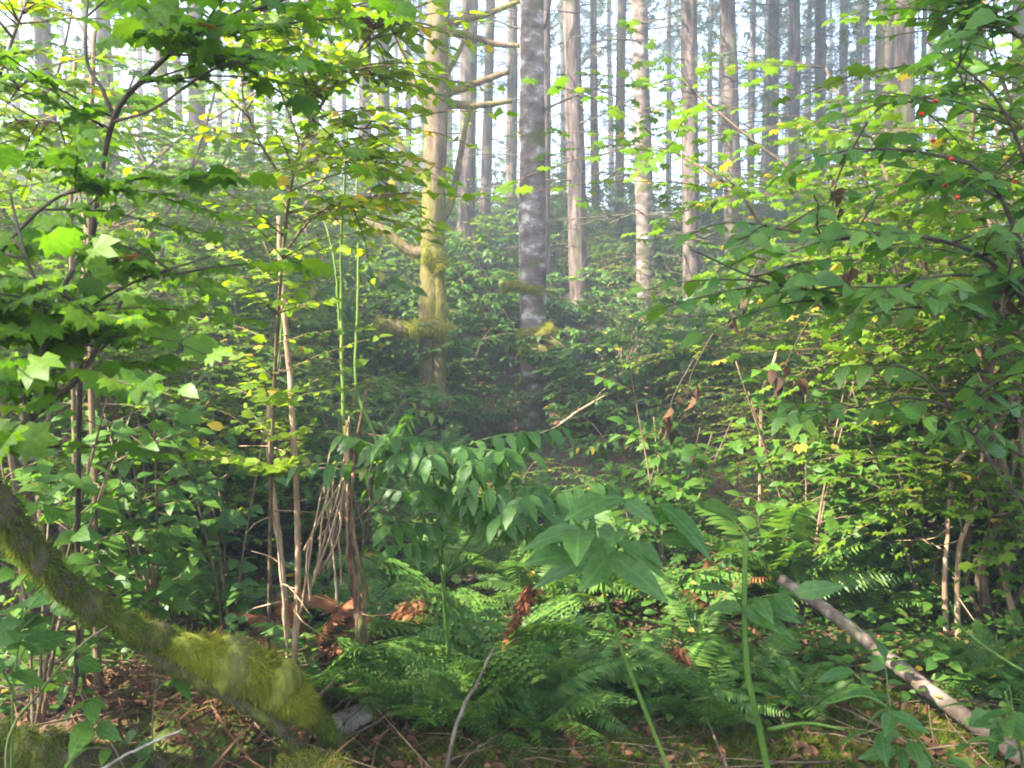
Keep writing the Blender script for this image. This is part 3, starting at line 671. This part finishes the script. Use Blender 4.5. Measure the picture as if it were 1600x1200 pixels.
# right-hand bushes
near_plant('salmonberry_bush', 'broad-leaved green bush reaching in from the right edge', 'salmonberry bush',
  [([(1700, 800, 2.6), (1640, 560, 2.5), (1560, 420, 2.4), (1440, 370, 2.35), (1300, 370, 2.3), (1180, 350, 2.3)], .009, .003),
   ([(1640, 560, 2.5), (1560, 300, 2.4), (1450, 240, 2.35), (1330, 232, 2.3)], .007, .002),
   ([(1600, 440, 2.5), (1480, 430, 2.3), (1350, 460, 2.2), (1200, 440, 2.2), (1080, 390, 2.25)], .006, .002),
   ([(1640, 560, 2.5), (1620, 330, 2.4), (1560, 160, 2.3), (1440, 60, 2.3)], .007, .002)],
  'salmon_near', M['darkstem'], [BIGLEAF], 70, .36, 6, .072, 35, opposite=False, face=.4, tfrom=.25, along=.5, droop=.25)
near_plant('huckleberry_bush', 'bright green bush with red berries in the upper right corner', 'huckleberry bush',
  [([(1720, 700, 2.9), (1680, 300, 2.7), (1620, 100, 2.6), (1540, 10, 2.6), (1450, -40, 2.6)], .009, .003),
   ([(1680, 300, 2.7), (1600, 200, 2.6), (1500, 150, 2.6), (1420, 160, 2.6)], .005, .002),
   ([(1680, 330, 2.7), (1600, 290, 2.6), (1520, 260, 2.6), (1440, 290, 2.6)], .005, .002)],
  'maple', M['stem'], [ovate(5, .3, .18, .25)], 100, .36, 7, .062, 36, face=.45, tfrom=.3)
near_plant('arching_shrub', 'dark arching branch with drooping leaves over the right-hand thicket', 'shrub',
  [([(1680, 760, 3.0), (1560, 690, 3.0), (1490, 640, 3.0), (1420, 622, 3.0), (1350, 635, 3.0), (1290, 640, 3.0)], .008, .002),
   ([(1620, 800, 2.7), (1560, 740, 2.7), (1500, 650, 2.7), (1440, 590, 2.75), (1380, 560, 2.8)], .005, .002),
   ([(1650, 560, 2.6), (1540, 500, 2.6), (1430, 480, 2.6), (1330, 500, 2.6)], .005, .002)],
  'salmon_near', M['darkstem'], [BIGLEAF], 26, .26, 5, .082, 37, face=.4, tfrom=.2, droop=.45)
# elderberry in the middle: drooping pinnate leaves
near_plant('elderberry_shrub', 'elderberry with drooping feathery leaves in the middle foreground', 'elderberry shrub',
  [([(700, 1010, 3.6), (690, 860, 3.3), (700, 740, 3.1), (740, 690, 3.0)], .010, .004),
   ([(690, 880, 3.3), (640, 760, 3.1), (610, 690, 3.0)], .007, .003),
   ([(695, 900, 3.3), (780, 770, 3.0), (820, 700, 2.9)], .007, .003),
   ([(700, 900, 3.3), (820, 820, 2.9), (870, 760, 2.8)], .006, .003)],
  'elder', M['green'], [LEAFLET], 46, .34, 5, .088, 38, opposite=True, droop=.75, face=.2, tfrom=.55, zdir=(-.05, .4), along=.25)
near_plant('large_leaf_plant', 'tall green forked stalk with long pointed leaves, right of centre', 'plant',
  [([(1050, 1215, 2.3), (1000, 1090, 2.25), (960, 980, 2.2), (943, 905, 2.15), (975, 840, 2.1), (1010, 775, 2.1)], .0065, .003),
   ([(943, 905, 2.15), (925, 860, 2.1), (890, 800, 2.05)], .006, .003)],
  'elder', M['green'], [LONGLEAF], 7, .20, 1, .165, 39, opposite=True, droop=.35, face=.35, tfrom=.72, zdir=(-.1, .35), along=.1, bias=(.55, 0, .15))
near_plant('large_leaf_plant', 'thick green upright stalk snapped at its top, right of the fork', 'plant',
  [([(1205, 1230, 2.4), (1185, 1130, 2.38), (1168, 1050, 2.35), (1163, 940, 2.35), (1166, 838, 2.35)], .0095, .007),
   ([(1200, 1140, 2.4), (1260, 1130, 2.35), (1320, 1140, 2.3)], .006, .003)],
  'elder', M['green'], [LONGLEAF], 3, .14, 2, .13, 40, opposite=True, droop=.3, tfrom=.75, zdir=(0, .2), bias=(.5, 0, 0))
near_plant('large_leaf_plant', 'sprawling broad leaves under the fallen branch at lower right', 'plant',
  [([(1480, 1230, 2.6), (1430, 1150, 2.5), (1360, 1090, 2.45), (1290, 1100, 2.4)], .006, .003), ([(1600, 1200, 2.8), (1590, 1150, 2.7), (1570, 1080, 2.65)], .006, .003)],
  'elder', M['green'], [BIGLEAF, LONGLEAF], 13, .17, 3, .10, 41, droop=.3, tfrom=.3)
for k, (px, d, hpx, lab) in enumerate(((250, 3.7, 560, 'leafy bush in front of the left thicket, below the maple leaves'), (360, 4.3, 520, 'blue-green broad-leaved bush left of the dead canes'), (60, 3.3, 640, 'leafy bush at the left edge above the mossy bough'), (1260, 4.6, 560, 'loose-leaved bush right of the middle, behind the fallen branch'), (1440, 4.6, 600, 'leafy bush between the bare pale stems and right edge'), (1040, 4.9, 540, 'leafy bush right of the elderberry, before the alder'))):
    b = ground_d(px, d); yb = 600 + ((EYE[2] - b[2]) / d - math.tan(PITCH)) * F_PX
    rr = np.random.default_rng(70 + k)
    brs = []
    for j in range(5):
        dx = rr.uniform(-150, 150) / d * 3.5; top = hpx + rr.uniform(-20, 140)
        brs.append(([(px + rr.uniform(-8, 8), yb + 10, d), (px + dx * .3, yb * .6 + top * .4, d + rr.normal() * .1), (px + dx, top, d + rr.normal() * .3)], .008, .003))
    near_plant('salmonberry_bush', lab, 'salmonberry bush', brs, 'salmon_near' if k != 1 else 'elder', M['stem'], [ovate(6, .30, .2, .3, .38, .05)], 48, .30, 5, .095, 80 + k, face=.4, droop=.3, tfrom=.25, maxleaf=220)
near_plant('seedling', 'small round pale green leaves rising behind the moss clump', 'seedling',
  [([(330, 1030, 3.2), (355, 995, 3.2), (375, 970, 3.2), (395, 950, 3.2)], .002, .001)], 'elder', M['green'], [ovate(6, .38, .1, .1)], 4, .08, 3, .045, 44, droop=.1, tfrom=.3)
near_plant('leafy_seedling', 'broad single leaves in front of the dark bank at lower left', 'seedling',
  [([(240, 1190, 2.9), (238, 1130, 2.9), (245, 1060, 2.9)], .004, .002), ([(200, 1210, 2.8), (150, 1120, 2.8), (90, 1040, 2.8)], .004, .002)], 'salmon_near', M['stem'], [BIGLEAF], 9, .12, 2, .10, 45, droop=.6, tfrom=.2)
near_plant('rosette_plant', 'pale blue-green leaves at the left edge below the mossy bough', 'plant',
  [([(20, 1080, 2.7), (30, 1000, 2.7), (40, 950, 2.7)], .004, .002), ([(20, 1080, 2.7), (-20, 1000, 2.7), (-40, 960, 2.6)], .004, .002)], 'elder', M['green'], [BIGLEAF], 10, .16, 2, .12, 46, droop=.2, tfrom=.4)
# berries
bm = Geo()
import bmesh
bmm = bmesh.new(); bmesh.ops.create_icosphere(bmm, subdivisions=2, radius=1)
BERRY = bpy.data.meshes.new('berry'); bmm.to_mesh(BERRY); bmm.free(); BERRY.materials.append(M['berry'])
for pl in [o for o in COL.objects if o.name.startswith('huckleberry_bush') and 'berries' in o['label']]:
    spots = [(1462, 158, 2.3), (1458, 220, 2.3), (1486, 248, 2.25), (1476, 290, 2.25), (1496, 308, 2.25), (1586, 284, 2.25), (1440, 178, 2.3)] if 'right' in pl['label'] else [(610, 2, 2.85), (427, 360, 2.9), (332, 168, 2.9), (475, 232, 2.9), (545, 70, 2.9), (385, 20, 2.95)]
    for s in spots:
        o = put('berry', BERRY, pl); o.location = P(*s) - np.array(pl.location); o.scale = (.0062, .0062, .0058)

# ------------------------------------------------------------------ ferns
def frond_geo(seed, pairs=24, lacy=False, arch=.45, w=.20):
    r = np.random.default_rng(seed); g = Geo()
    t = np.linspace(0, 1, 14); path = np.stack([.03 * np.sin(3 * t + seed), t * (1 - .12 * t), arch * (t * 1.0 - 1.25 * t ** 2)], -1)
    g.add(*tube(path, np.linspace(.007, .0015, 14), 3))
    pin = ovate(3, .13 if not lacy else .05, .1, .25, .25)
    pos = []; ax = []; sz = []
    for k in range(pairs):
        u = .14 + .85 * k / pairs; i = min(12, int(u * 13)); f = u * 13 - i; c = path[i] * (1 - f) + path[i + 1] * f; tn = nrm(path[i + 1] - path[i])
        L = w * (math.sin(math.pi * min(1, (u * .86 + .16))) ** .8) * r.uniform(.88, 1.1)
        for s in (-1, 1):
            pos.append(c); ax.append(np.array([s, 0, 0]) + tn * .42 + [0, 0, r.uniform(-.3, .02)]); sz.append(max(.02, L))
    pos, ax, sz = map(np.array, (pos, ax, sz))
    if not lacy: g.add(*inst(pin, pos, ax, np.tile([0, 0, 1.0], (len(pos), 1)) + r.normal(size=(len(pos), 3)) * .12, sz))
    else:
        ax = nrm(ax); P2 = []; A2 = []; S2 = []
        for c, a, L in zip(pos, ax, sz):
            sd = nrm(np.cross(a, [0, 0, 1])); m = max(3, int(L / .030))
            for q in range(m):
                u = (q + .4) / m
                for s in (-1, 1):
                    P2.append(c + a * L * u + [0, 0, -.15 * L * u * u]); A2.append(sd * s + a * .5 + [0, 0, -.1]); S2.append(.062 * (1 - .72 * u) + .010)
        g.add(*inst((SMALL[0] * [.95, 1, 1], SMALL[1]), np.array(P2), np.array(A2), np.tile([0, 0, 1.0], (len(P2), 1)) + r.normal(size=(len(P2), 3)) * .15, np.array(S2)))
    return g
FR = {}
for key, mat, lacy in (('sword', 'fern', False), ('lady', 'fern', True), ('lime', 'fern_lime', False), ('rust', 'fern_rust', False)):
    FR[key] = [frond_geo(400 + s + len(key) * 10, 26 if not lacy else 17, lacy, .35 + .15 * s, .17 if not lacy else .22).mesh(key + '_frond', M[mat]) for s in range(3)]
def fern(label, px, d, n, L, key, seed, group=None, sink=0, rise=(.25, .95), name='fern', pos=None):
    r = np.random.default_rng(seed); b = ground_d(px, d) if pos is None else pos
    e = thing(name, label, 'fern', tuple(b), r.uniform(0, 6.28), group)
    for k in range(n):
        o = put('frond', FR[key][int(r.integers(3))], e); a = 6.283 * k / n + r.normal() * .25
        o.rotation_euler = (r.uniform(*rise), r.normal() * .15, a); o.scale = (L * r.uniform(.7, 1.15),) * 3; o.location = (0, 0, .03)
    return e
FERNS = [('large lacy blue-green fern in the middle of the foreground', 770, 3.75, 11, .85, 'lady'), ('lacy fern with low spreading fronds at bottom centre, beside the pale log', 640, 3.35, 8, .50, 'lady'),
 ('bright fern under the dead brown cane, beside the pale log', 610, 4.3, 9, .55, 'lady'), ('lime-green fern behind the upright rusty frond', 870, 4.6, 13, .62, 'lime'),
 ('dark sword fern just right of the rusty frond', 1000, 4.7, 13, .80, 'sword'), ('large dark sword fern left of the fallen branch tip', 1210, 4.6, 15, .95, 'sword'),
 ('sword fern under the fallen branch', 1370, 4.5, 10, .42, 'sword'), ('light fern in front of the dark hollow, left of thick stalk', 1090, 4.0, 9, .5, 'lime'),
 ('small fern on the moss at the bottom, left of the thick stalk', 1110, 3.3, 8, .34, 'lady'), ('fern right of the thick green stalk, at the bottom', 1270, 3.35, 9, .36, 'lime'),
 ('lacy fern arching low in front of the rusty frond foot', 735, 3.25, 8, .55, 'lady'), ('light lacy fern at the bottom, right of the leaning stick', 905, 3.45, 8, .5, 'lime'),
 ('fern behind the elderberry stems', 640, 5.2, 11, .7, 'sword'), ('fern by the feet of the dead canes', 510, 4.7, 9, .5, 'lime'),
 ('fern at the bottom centre, nearest the viewer', 840, 3.2, 8, .42, 'lady'), ('fern at the lower right corner', 1560, 3.6, 10, .5, 'lady'),
 ('fern in shade left of centre behind the moss clump', 330, 4.6, 10, .6, 'sword'), ('fern behind the forked stalk', 960, 5.6, 12, .75, 'sword'), ('tall fern in the shadow below the bare pale stems', 1450, 5.2, 12, .8, 'sword')]
for k, (lab, px, d, n, L, key) in enumerate(FERNS): fern(lab, px, d, n, L, key, 500 + k)
r = np.random.default_rng(188)
for k, px in enumerate(np.linspace(430, 1230, 10) + r.normal(size=10) * 25):
    fern(f'low fern along the mossy bottom edge, {ORD[k]} from left', px, r.uniform(3.15, 3.75), 8, r.uniform(.34, .52), ['lady', 'sword', 'lime'][k % 3], 620 + k, 'low ferns along the bottom edge', rise=(.1, .7))
r = np.random.default_rng(88)
for k, px in enumerate(sorted(r.uniform(560, 1650, 16))):
    fern(f'sword fern tucked under the bushes at the foot of the slope, {ORD[k]} from left', px, r.uniform(5.2, 9), 11, r.uniform(.55, .85), 'sword', 540 + k, 'sword ferns under the bushes')
# withered rusty fronds: curled, hanging
def rust_frond(label, pts, n, wid, seed):
    r = np.random.default_rng(seed); q = np.array([P(*p) for p in pts]); pa = smooth_path(q - q[-1], 24)
    e = thing('dead_fern', label, 'dead fern', tuple(q[-1]))
    g = Geo(); g.add(*tube(pa, np.linspace(.004, .006, 24), 5)); g.build('stalk', M['cane'], e)
    t = r.beta(1.0, 1.25, n); i = (t * 22.9).astype(int); c = pa[i]
    g = Geo(); g.add(*inst(ovate(3, .22, .5, .9), c + r.normal(size=(n, 3)) * .006, rdir(n, r, -1.2, .3), rdir(n, r, .3, 1), .62 * wid * (1.15 - .75 * t) * r.uniform(.5, 1.1, n)))
    g.build('withered_pinnae', M['fern_rust'], e, 'stuff')
rust_frond('upright rust-red withered frond in the middle foreground', [(830, 918, 3.7), (815, 950, 3.7), (795, 1000, 3.7), (778, 1040, 3.72), (770, 1100, 3.75)], 620, .062, 1)
rust_frond('rust-brown withered frond hanging beside the thick green stalk', [(1062, 1015, 3.6), (1070, 1050, 3.6), (1078, 1085, 3.6), (1095, 1130, 3.6)], 380, .06, 2)
rust_frond('short rusty frond at the bottom edge, centre', [(888, 1120, 3.2), (900, 1150, 3.2), (912, 1185, 3.2), (925, 1215, 3.2)], 330, .055, 3)
rust_frond('small rusty frond behind the lacy fern', [(818, 1025, 3.9), (824, 1050, 3.9), (835, 1090, 3.9)], 90, .05, 4)
for k, (px, d, lab) in enumerate(((1105, 4.9, 'flat rust-red fern between the two sword ferns'), (585, 4.5, 'orange-brown fern behind the dead brown cane'), (470, 4.4, 'red-brown fern at the feet of the pale cane'))):
    fern(lab, px, d - .35, 7, .55, 'rust', 560 + k, rise=(.3, .9), name='dead_fern')

# ------------------------------------------------------------------ canes, shoots, fallen wood
def stick(name, label, cat, pts, r0, r1, mat, seed, stubs=0, rough=.06, sides=8, group=None, twigs=0, stub_len=.03, root=False):
    r = np.random.default_rng(seed); q = np.array([P(*p) for p in pts])
    if root:
        z = float(hz(q[0][0], q[0][1])) - .03
        if q[0][2] > z + .15: q = np.vstack([[q[0][0] + .01, q[0][1], z], q])
        else: q[0][2] = z
    b = q[0]; pa = smooth_path(q - b, 8 * len(pts)); pa = pa + np.cumsum(r.normal(size=pa.shape) * .0012, 0)
    e = thing(name, label, cat, tuple(b), 0, group)
    rad = np.linspace(r0, r1, len(pa)); g = Geo(); g.add(*tube(pa, rad, sides, rough, r)); g.build('shaft', mat, e)
    for k in range(stubs):
        i = int(r.integers(2, len(pa) - 1)); dd = nrm(rdir(1, r, 0, .9)[0]); g = Geo()
        g.add(*tube(np.array([pa[i], pa[i] + dd * (rad[i] + stub_len * r.uniform(.4, 1.2))]), [r1 * .5, r1 * .2], 4)); g.build('stub', mat, e)
    for k in range(twigs):
        i = int(r.integers(2, len(pa) - 1)); dd = nrm(rdir(1, r, -.6, .9)[0]); L = r.uniform(.1, .35); g = Geo()
        g.add(*tube(smooth_path([pa[i], pa[i] + dd * L * .5 + r.normal(size=3) * .02, pa[i] + dd * L + r.normal(size=3) * .03], 6), np.linspace(.004, .0015, 6), 4)); g.build('twig', mat, e)
    return e, pa
stick('dead_cane', 'tall pale dead cane with thorny stubs, right one of the two canes', 'dead cane', [(458, 1150, 3.6), (463, 1000, 3.6), (467, 880, 3.6), (464, 770, 3.6), (456, 650, 3.6), (448, 540, 3.6), (440, 450, 3.6), (434, 330, 3.6)], .014, .010, M['cane'], 1, 16, twigs=5, root=True)
stick('dead_cane', 'brown dead cane, left one of the two canes', 'dead cane', [(455, 1060, 3.7), (448, 960, 3.7), (440, 850, 3.7), (430, 760, 3.7), (422, 680, 3.7), (424, 615, 3.7)], .013, .009, M['cane'], 2, 6, twigs=4, root=True)
stick('dead_cane', 'thin dead cane leaning between the two taller canes', 'dead cane', [(452, 1100, 3.65), (446, 960, 3.65), (428, 820, 3.65), (420, 720, 3.65), (426, 640, 3.65)], .006, .004, M['cane'], 22, 2, twigs=3, root=True)
stick('dead_snag', 'twisted brown dead trunk with mossy foot below the green shoots', 'dead trunk', [(580, 1175, 3.6), (575, 1080, 3.6), (562, 960, 3.6), (550, 860, 3.6), (546, 760, 3.6), (542, 655, 3.6)], .024, .013, M['redcane'], 3, 8, .2, twigs=9, root=True)
stick('dead_snag', 'splintered thinner brown stem twined with the dead trunk', 'snag', [(590, 1150, 3.58), (560, 1020, 3.56), (572, 930, 3.58), (556, 830, 3.55), (556, 740, 3.57), (566, 650, 3.6), (574, 612, 3.6)], .014, .005, M['redcane'], 303, 5, .2, twigs=5, root=True)
e, pa = stick('moss_sleeve', 'mossy sleeve of an old stem leaning on the dead trunk foot', 'mossy stem', [(590, 1190, 3.5), (582, 1120, 3.52), (578, 1060, 3.54)], .04, .02, M['mossy'], 4)
moss_on(pa, np.linspace(.042, .022, len(pa)), 1300, 5, (.02, .05), .6).build('moss', M['moss'], e, 'stuff')
for k, (pts, lab) in enumerate((([(536, 665, 3.55), (534, 560, 3.55), (533, 430, 3.55), (536, 300, 3.5), (540, 190, 3.5)], 'tallest bright green shoot rising from the dead trunk'), ([(585, 775, 3.6), (592, 700, 3.6), (560, 600, 3.6), (562, 450, 3.6), (563, 330, 3.6), (560, 230, 3.6)], 'bright green shoot right of the tallest one'), ([(530, 520, 3.58), (524, 440, 3.58), (515, 380, 3.58), (500, 320, 3.6)], 'short green side shoot left of the tallest one'), ([(425, 620, 3.7), (434, 560, 3.7), (440, 480, 3.7), (448, 330, 3.7)], 'thin green shoot growing from the brown cane'))):
    stick('green_shoot', lab, 'shoot', pts, .0085 if k < 2 else .006, .0035, M['shoot'], 30 + k, 3 if k < 2 else 1, .03, group='green shoots by the dead canes')
r = np.random.default_rng(3)
for k in range(14):
    x0 = r.uniform(470, 545); y0 = r.uniform(830, 960); x1 = r.uniform(500, 560); y1 = r.uniform(650, 780)
    stick('dead_twig', 'thin reddish dead twig in the brush leaning on the brown trunk', 'twig', [(x0, y0, 3.55), ((x0 + x1) / 2 + r.normal() * 8, (y0 + y1) / 2, 3.5), (x1, y1, 3.55)], .006, .003, M['cane'], 60 + k, 0, .05, 5, 'dead twigs leaning on the brown trunk')
for k, (x, d, yb, yt, rr_) in enumerate(((113, 3.4, 900, 330, .011), (142, 3.4, 960, 300, .014))):
    stick('slender_sapling', ('left' if k == 0 else 'right') + ' of two slender brown saplings behind the maple leaves', 'sapling', [(x + 12, yb + 120, d), (x + 4, yb - 150, d), (x, (yb + yt) / 2, d), (x - 4, yt, d), (x + 3, yt - 250, d)], rr_, rr_ * .6, M['stem'], 90 + k, 3, root=True)
for k, (lab, pts, a, b_) in enumerate((
  ('pale bare pronged stem at right, taller of two', [(1478, 900, 4.3), (1484, 820, 4.3), (1492, 740, 4.3), (1515, 700, 4.3), (1538, 640, 4.35), (1530, 590, 4.35)], .014, .006),
  ('pale bare pronged stem at right, shorter of two', [(1500, 860, 4.2), (1522, 800, 4.2), (1530, 740, 4.2), (1538, 680, 4.2)], .014, .007))):
    stick('bare_shrub', lab, 'bare shrub', pts, a, b_, M['cane'], 95 + k, 3, twigs=7, root=True)
e, pa = stick('fallen_branch', 'thick grey-brown fallen branch slanting down to the lower right corner', 'branch', [(1690, 1240, 2.95), (1600, 1180, 3.08), (1500, 1108, 3.3), (1400, 1030, 3.5), (1300, 950, 3.75), (1228, 903, 3.95)], .034, .026, M['snag'], 7, 5, .07, 10, root=True)
h1, h2, h3 = hit(500, 1165), hit(590, 1120), hit(730, 1080)
g = Geo(); lp = smooth_path(np.array([h1, h2, h3]) + np.array([0, 0, .035]), 18); e = thing('fallen_log', 'short pale fallen log lying behind the brown trunk foot', 'log', tuple(lp[0])); g.add(*tube(lp - lp[0], np.linspace(.050, .040, 18), 10, .05)); g.build('log_body', M['pale'], e)
stick('leaning_stick', 'bare grey-brown stick leaning up at bottom centre', 'stick', [(685, 1210, 2.9), (715, 1130, 2.95), (745, 1065, 3.0), (770, 1012, 3.05)], .008, .004, M['snag'], 8, 2, root=True)
stick('leaning_stick', 'thin pale stick lying across the dark bank at lower left', 'stick', [(150, 1205, 2.75), (220, 1170, 2.8), (287, 1140, 2.85)], .005, .003, M['pale'], 9)
stick('leaning_stick', 'thin twig crossing the base of the pale cane', 'stick', [(465, 1120, 3.3), (500, 1085, 3.3), (535, 1042, 3.3)], .006, .004, M['cane'], 10, 1)
stick('leaning_stick', 'grey stick slanting up at the left edge, over the pale leaves', 'stick', [(10, 1170, 2.6), (60, 1080, 2.6), (110, 1020, 2.6), (165, 975, 2.6)], .005, .003, M['snag'], 12, 1, root=True)
stick('leaning_stick', 'thin sunlit forked twig before the alder foot', 'stick', [(876, 662, 5.2), (905, 640, 5.2), (942, 618, 5.2)], .009, .004, M['cane'], 13, 2, twigs=2)
stick('leaning_stick', 'pale sunlit stick lying level in the left thicket', 'stick', [(20, 716, 4.6), (70, 718, 4.6), (130, 722, 4.6)], .018, .014, M['pale'], 14)
stick('leaning_stick', 'short pale snag upright in the right thicket', 'stick', [(1190, 640, 5.5), (1203, 580, 5.5), (1220, 525, 5.5)], .013, .009, M['cane'], 15, 2, root=True)
stick('leaning_stick', 'curved yellow-green stem above the fallen branch', 'stem', [(1600, 1050, 3.2), (1540, 1010, 3.2), (1500, 980, 3.2), (1480, 940, 3.2)], .006, .004, M['green'], 16)
# withered brown leaves hanging in the right thicket
r = np.random.default_rng(9)
for k, (px, py, d) in enumerate(sorted(((1318, 440, 3.0), (1150, 500, 4.2), (1075, 620, 4.2), (1225, 600, 4.0), (1045, 660, 4.2), (1570, 470, 2.4), (1300, 330, 3.0)))):
    c = P(px, py, d); e = thing('withered_spray', f'hanging spray of withered brown leaves in the right-hand bushes, {ORD[k]} from left', 'dead leaves', tuple(c), 0, 'withered leaf sprays at right')
    g = Geo(); g.add(*tube(smooth_path([(0, 0, 0), (.02, 0, .12), (.12, .02, .3)], 8), np.linspace(.002, .004, 8), 4)); g.build('twig', M['darkstem'], e)
    for j in range(7):
        o = put('leaf', leaf_mesh('withered_leaf', ovate(6, .3, .7, .5), 'dead_leaf'), e)
        o.matrix_local = frame(r.normal(size=3) * [.03, .03, .04] + [0.01, 0, .04], [r.normal() * .3, r.normal() * .3, -1], rdir(1, r, -.1, .1)[0], r.uniform(.035, .08))

# mossy boughs at the lower left
def bough(label, pts, r0, r1, n, seed, length, mat='moss_green', fat=None, fat_n=0, drape=0):
    q = np.array([P(*p) for p in pts]); b = q[-1]; pa = smooth_path(q - b, 8 * len(pts)); rad = np.linspace(r0, r1, len(pa)) * (1 + .16 * np.sin(np.arange(len(pa)) * 1.7 + seed) + .10 * np.sin(np.arange(len(pa)) * .8))
    e = thing('mossy_bough', label, 'mossy log', tuple(b))
    g = Geo(); g.add(*tube(pa, rad, 12, .10)); g.build('log_body', M['mosslog'], e)
    moss_on(pa, rad, n, seed, length, .75, jit=.7, width=.32).build('moss', M[mat], e, 'stuff')
    if fat is not None:
        i0, i1, rr_ = fat; sub = pa[i0:i1]; k = np.sin(np.linspace(.12, math.pi - .15, len(sub))) ** .75
        g = Geo(); g.add(*tube(sub + [0, -.02, .01], rr_ * k * (1 + .22 * np.sin(np.arange(len(sub)) * .85 + 1)), 12, .12)); o = g.build('moss_cushion', M['mossbed'], e)
        moss_on(sub + [0, -.02, .01], rr_ * k, fat_n, seed + 1, (.012, .055), 1.2, jit=.75, width=.2).build('moss', M['moss'], o, 'stuff')
    return e
bough('large mossy bough curving down from the left edge with a hanging moss cushion', [(-140, 640, 2.55), (-20, 770, 2.6), (60, 870, 2.7), (150, 950, 2.8), (270, 1005, 2.95), (380, 1045, 3.05), (460, 1090, 3.12), (520, 1150, 3.2), (560, 1230, 3.25)], .050, .028, 22000, 70, (.012, .042), fat=(35, 58, .092), fat_n=26000)
bough('thin dark mossy limb under the large bough', [(190, 985, 2.9), (260, 1035, 2.92), (330, 1075, 2.95), (420, 1125, 3.0), (470, 1170, 3.05)], .024, .018, 2200, 72, (.01, .03))
bough('mossy log along the bottom left corner', [(-120, 1160, 2.75), (0, 1172, 2.8), (120, 1185, 2.85), (280, 1225, 2.9)], .075, .06, 15000, 73, (.015, .045))
bough('small mossy hump at the bottom edge below the pale cane', [(440, 1215, 3.0), (490, 1200, 3.0), (540, 1215, 3.0)], .05, .05, 7000, 74, (.015, .04), 'moss')
# dry grass on the dark bank
g = Geo(); n = 500; r = np.random.default_rng(15)
x = r.normal(-1.2, .35, n); y = r.normal(3.25, .22, n); q = np.stack([x, y, hz(x, y)], -1)
g.add(*inst((BLADE[0] * [.25, 1, 2.2], BLADE[1]), q, rdir(n, r, .2, 1.3), rdir(n, r, .2, 1), r.uniform(.12, .32, n)))
o = g.build('dry_grass', M['litter'], kind='stuff'); tag(o, 'dry brown grass hanging on the dark bank at lower left', 'dry grass')

# ------------------------------------------------------------------ thin haze for depth, thickened to imitate the milky lens glare
if HAZE > 0:
    g = Geo(); c = np.array([(x, y, z) for x in (-300, 300) for y in (-80, 440) for z in (-12, 34)], float)
    g.add(c, [(0, 1, 3), (0, 3, 2), (4, 6, 7), (4, 7, 5), (0, 4, 5), (0, 5, 1), (2, 3, 7), (2, 7, 6), (0, 2, 6), (0, 6, 4), (1, 5, 7), (1, 7, 3)])
    m, ns, ln = new_mat('haze'); v = ns.new('ShaderNodeVolumePrincipled'); v.inputs['Color'].default_value = (.86, .93, 1, 1); v.inputs['Density'].default_value = HAZE; v.inputs['Anisotropy'].default_value = .3
    out = ns.new('ShaderNodeOutputMaterial'); ln.new(v.outputs[0], out.inputs['Volume'])
    o = g.build('haze', m, smooth=False); o['kind'] = 'stuff'; tag(o, 'thin pale haze between the trees, thickened to imitate lens glare', 'haze')
print('SHRUBS', cnt, 'OBJECTS', len(COL.objects), 'TRIS', sum(len(m.polygons) for m in bpy.data.meshes))
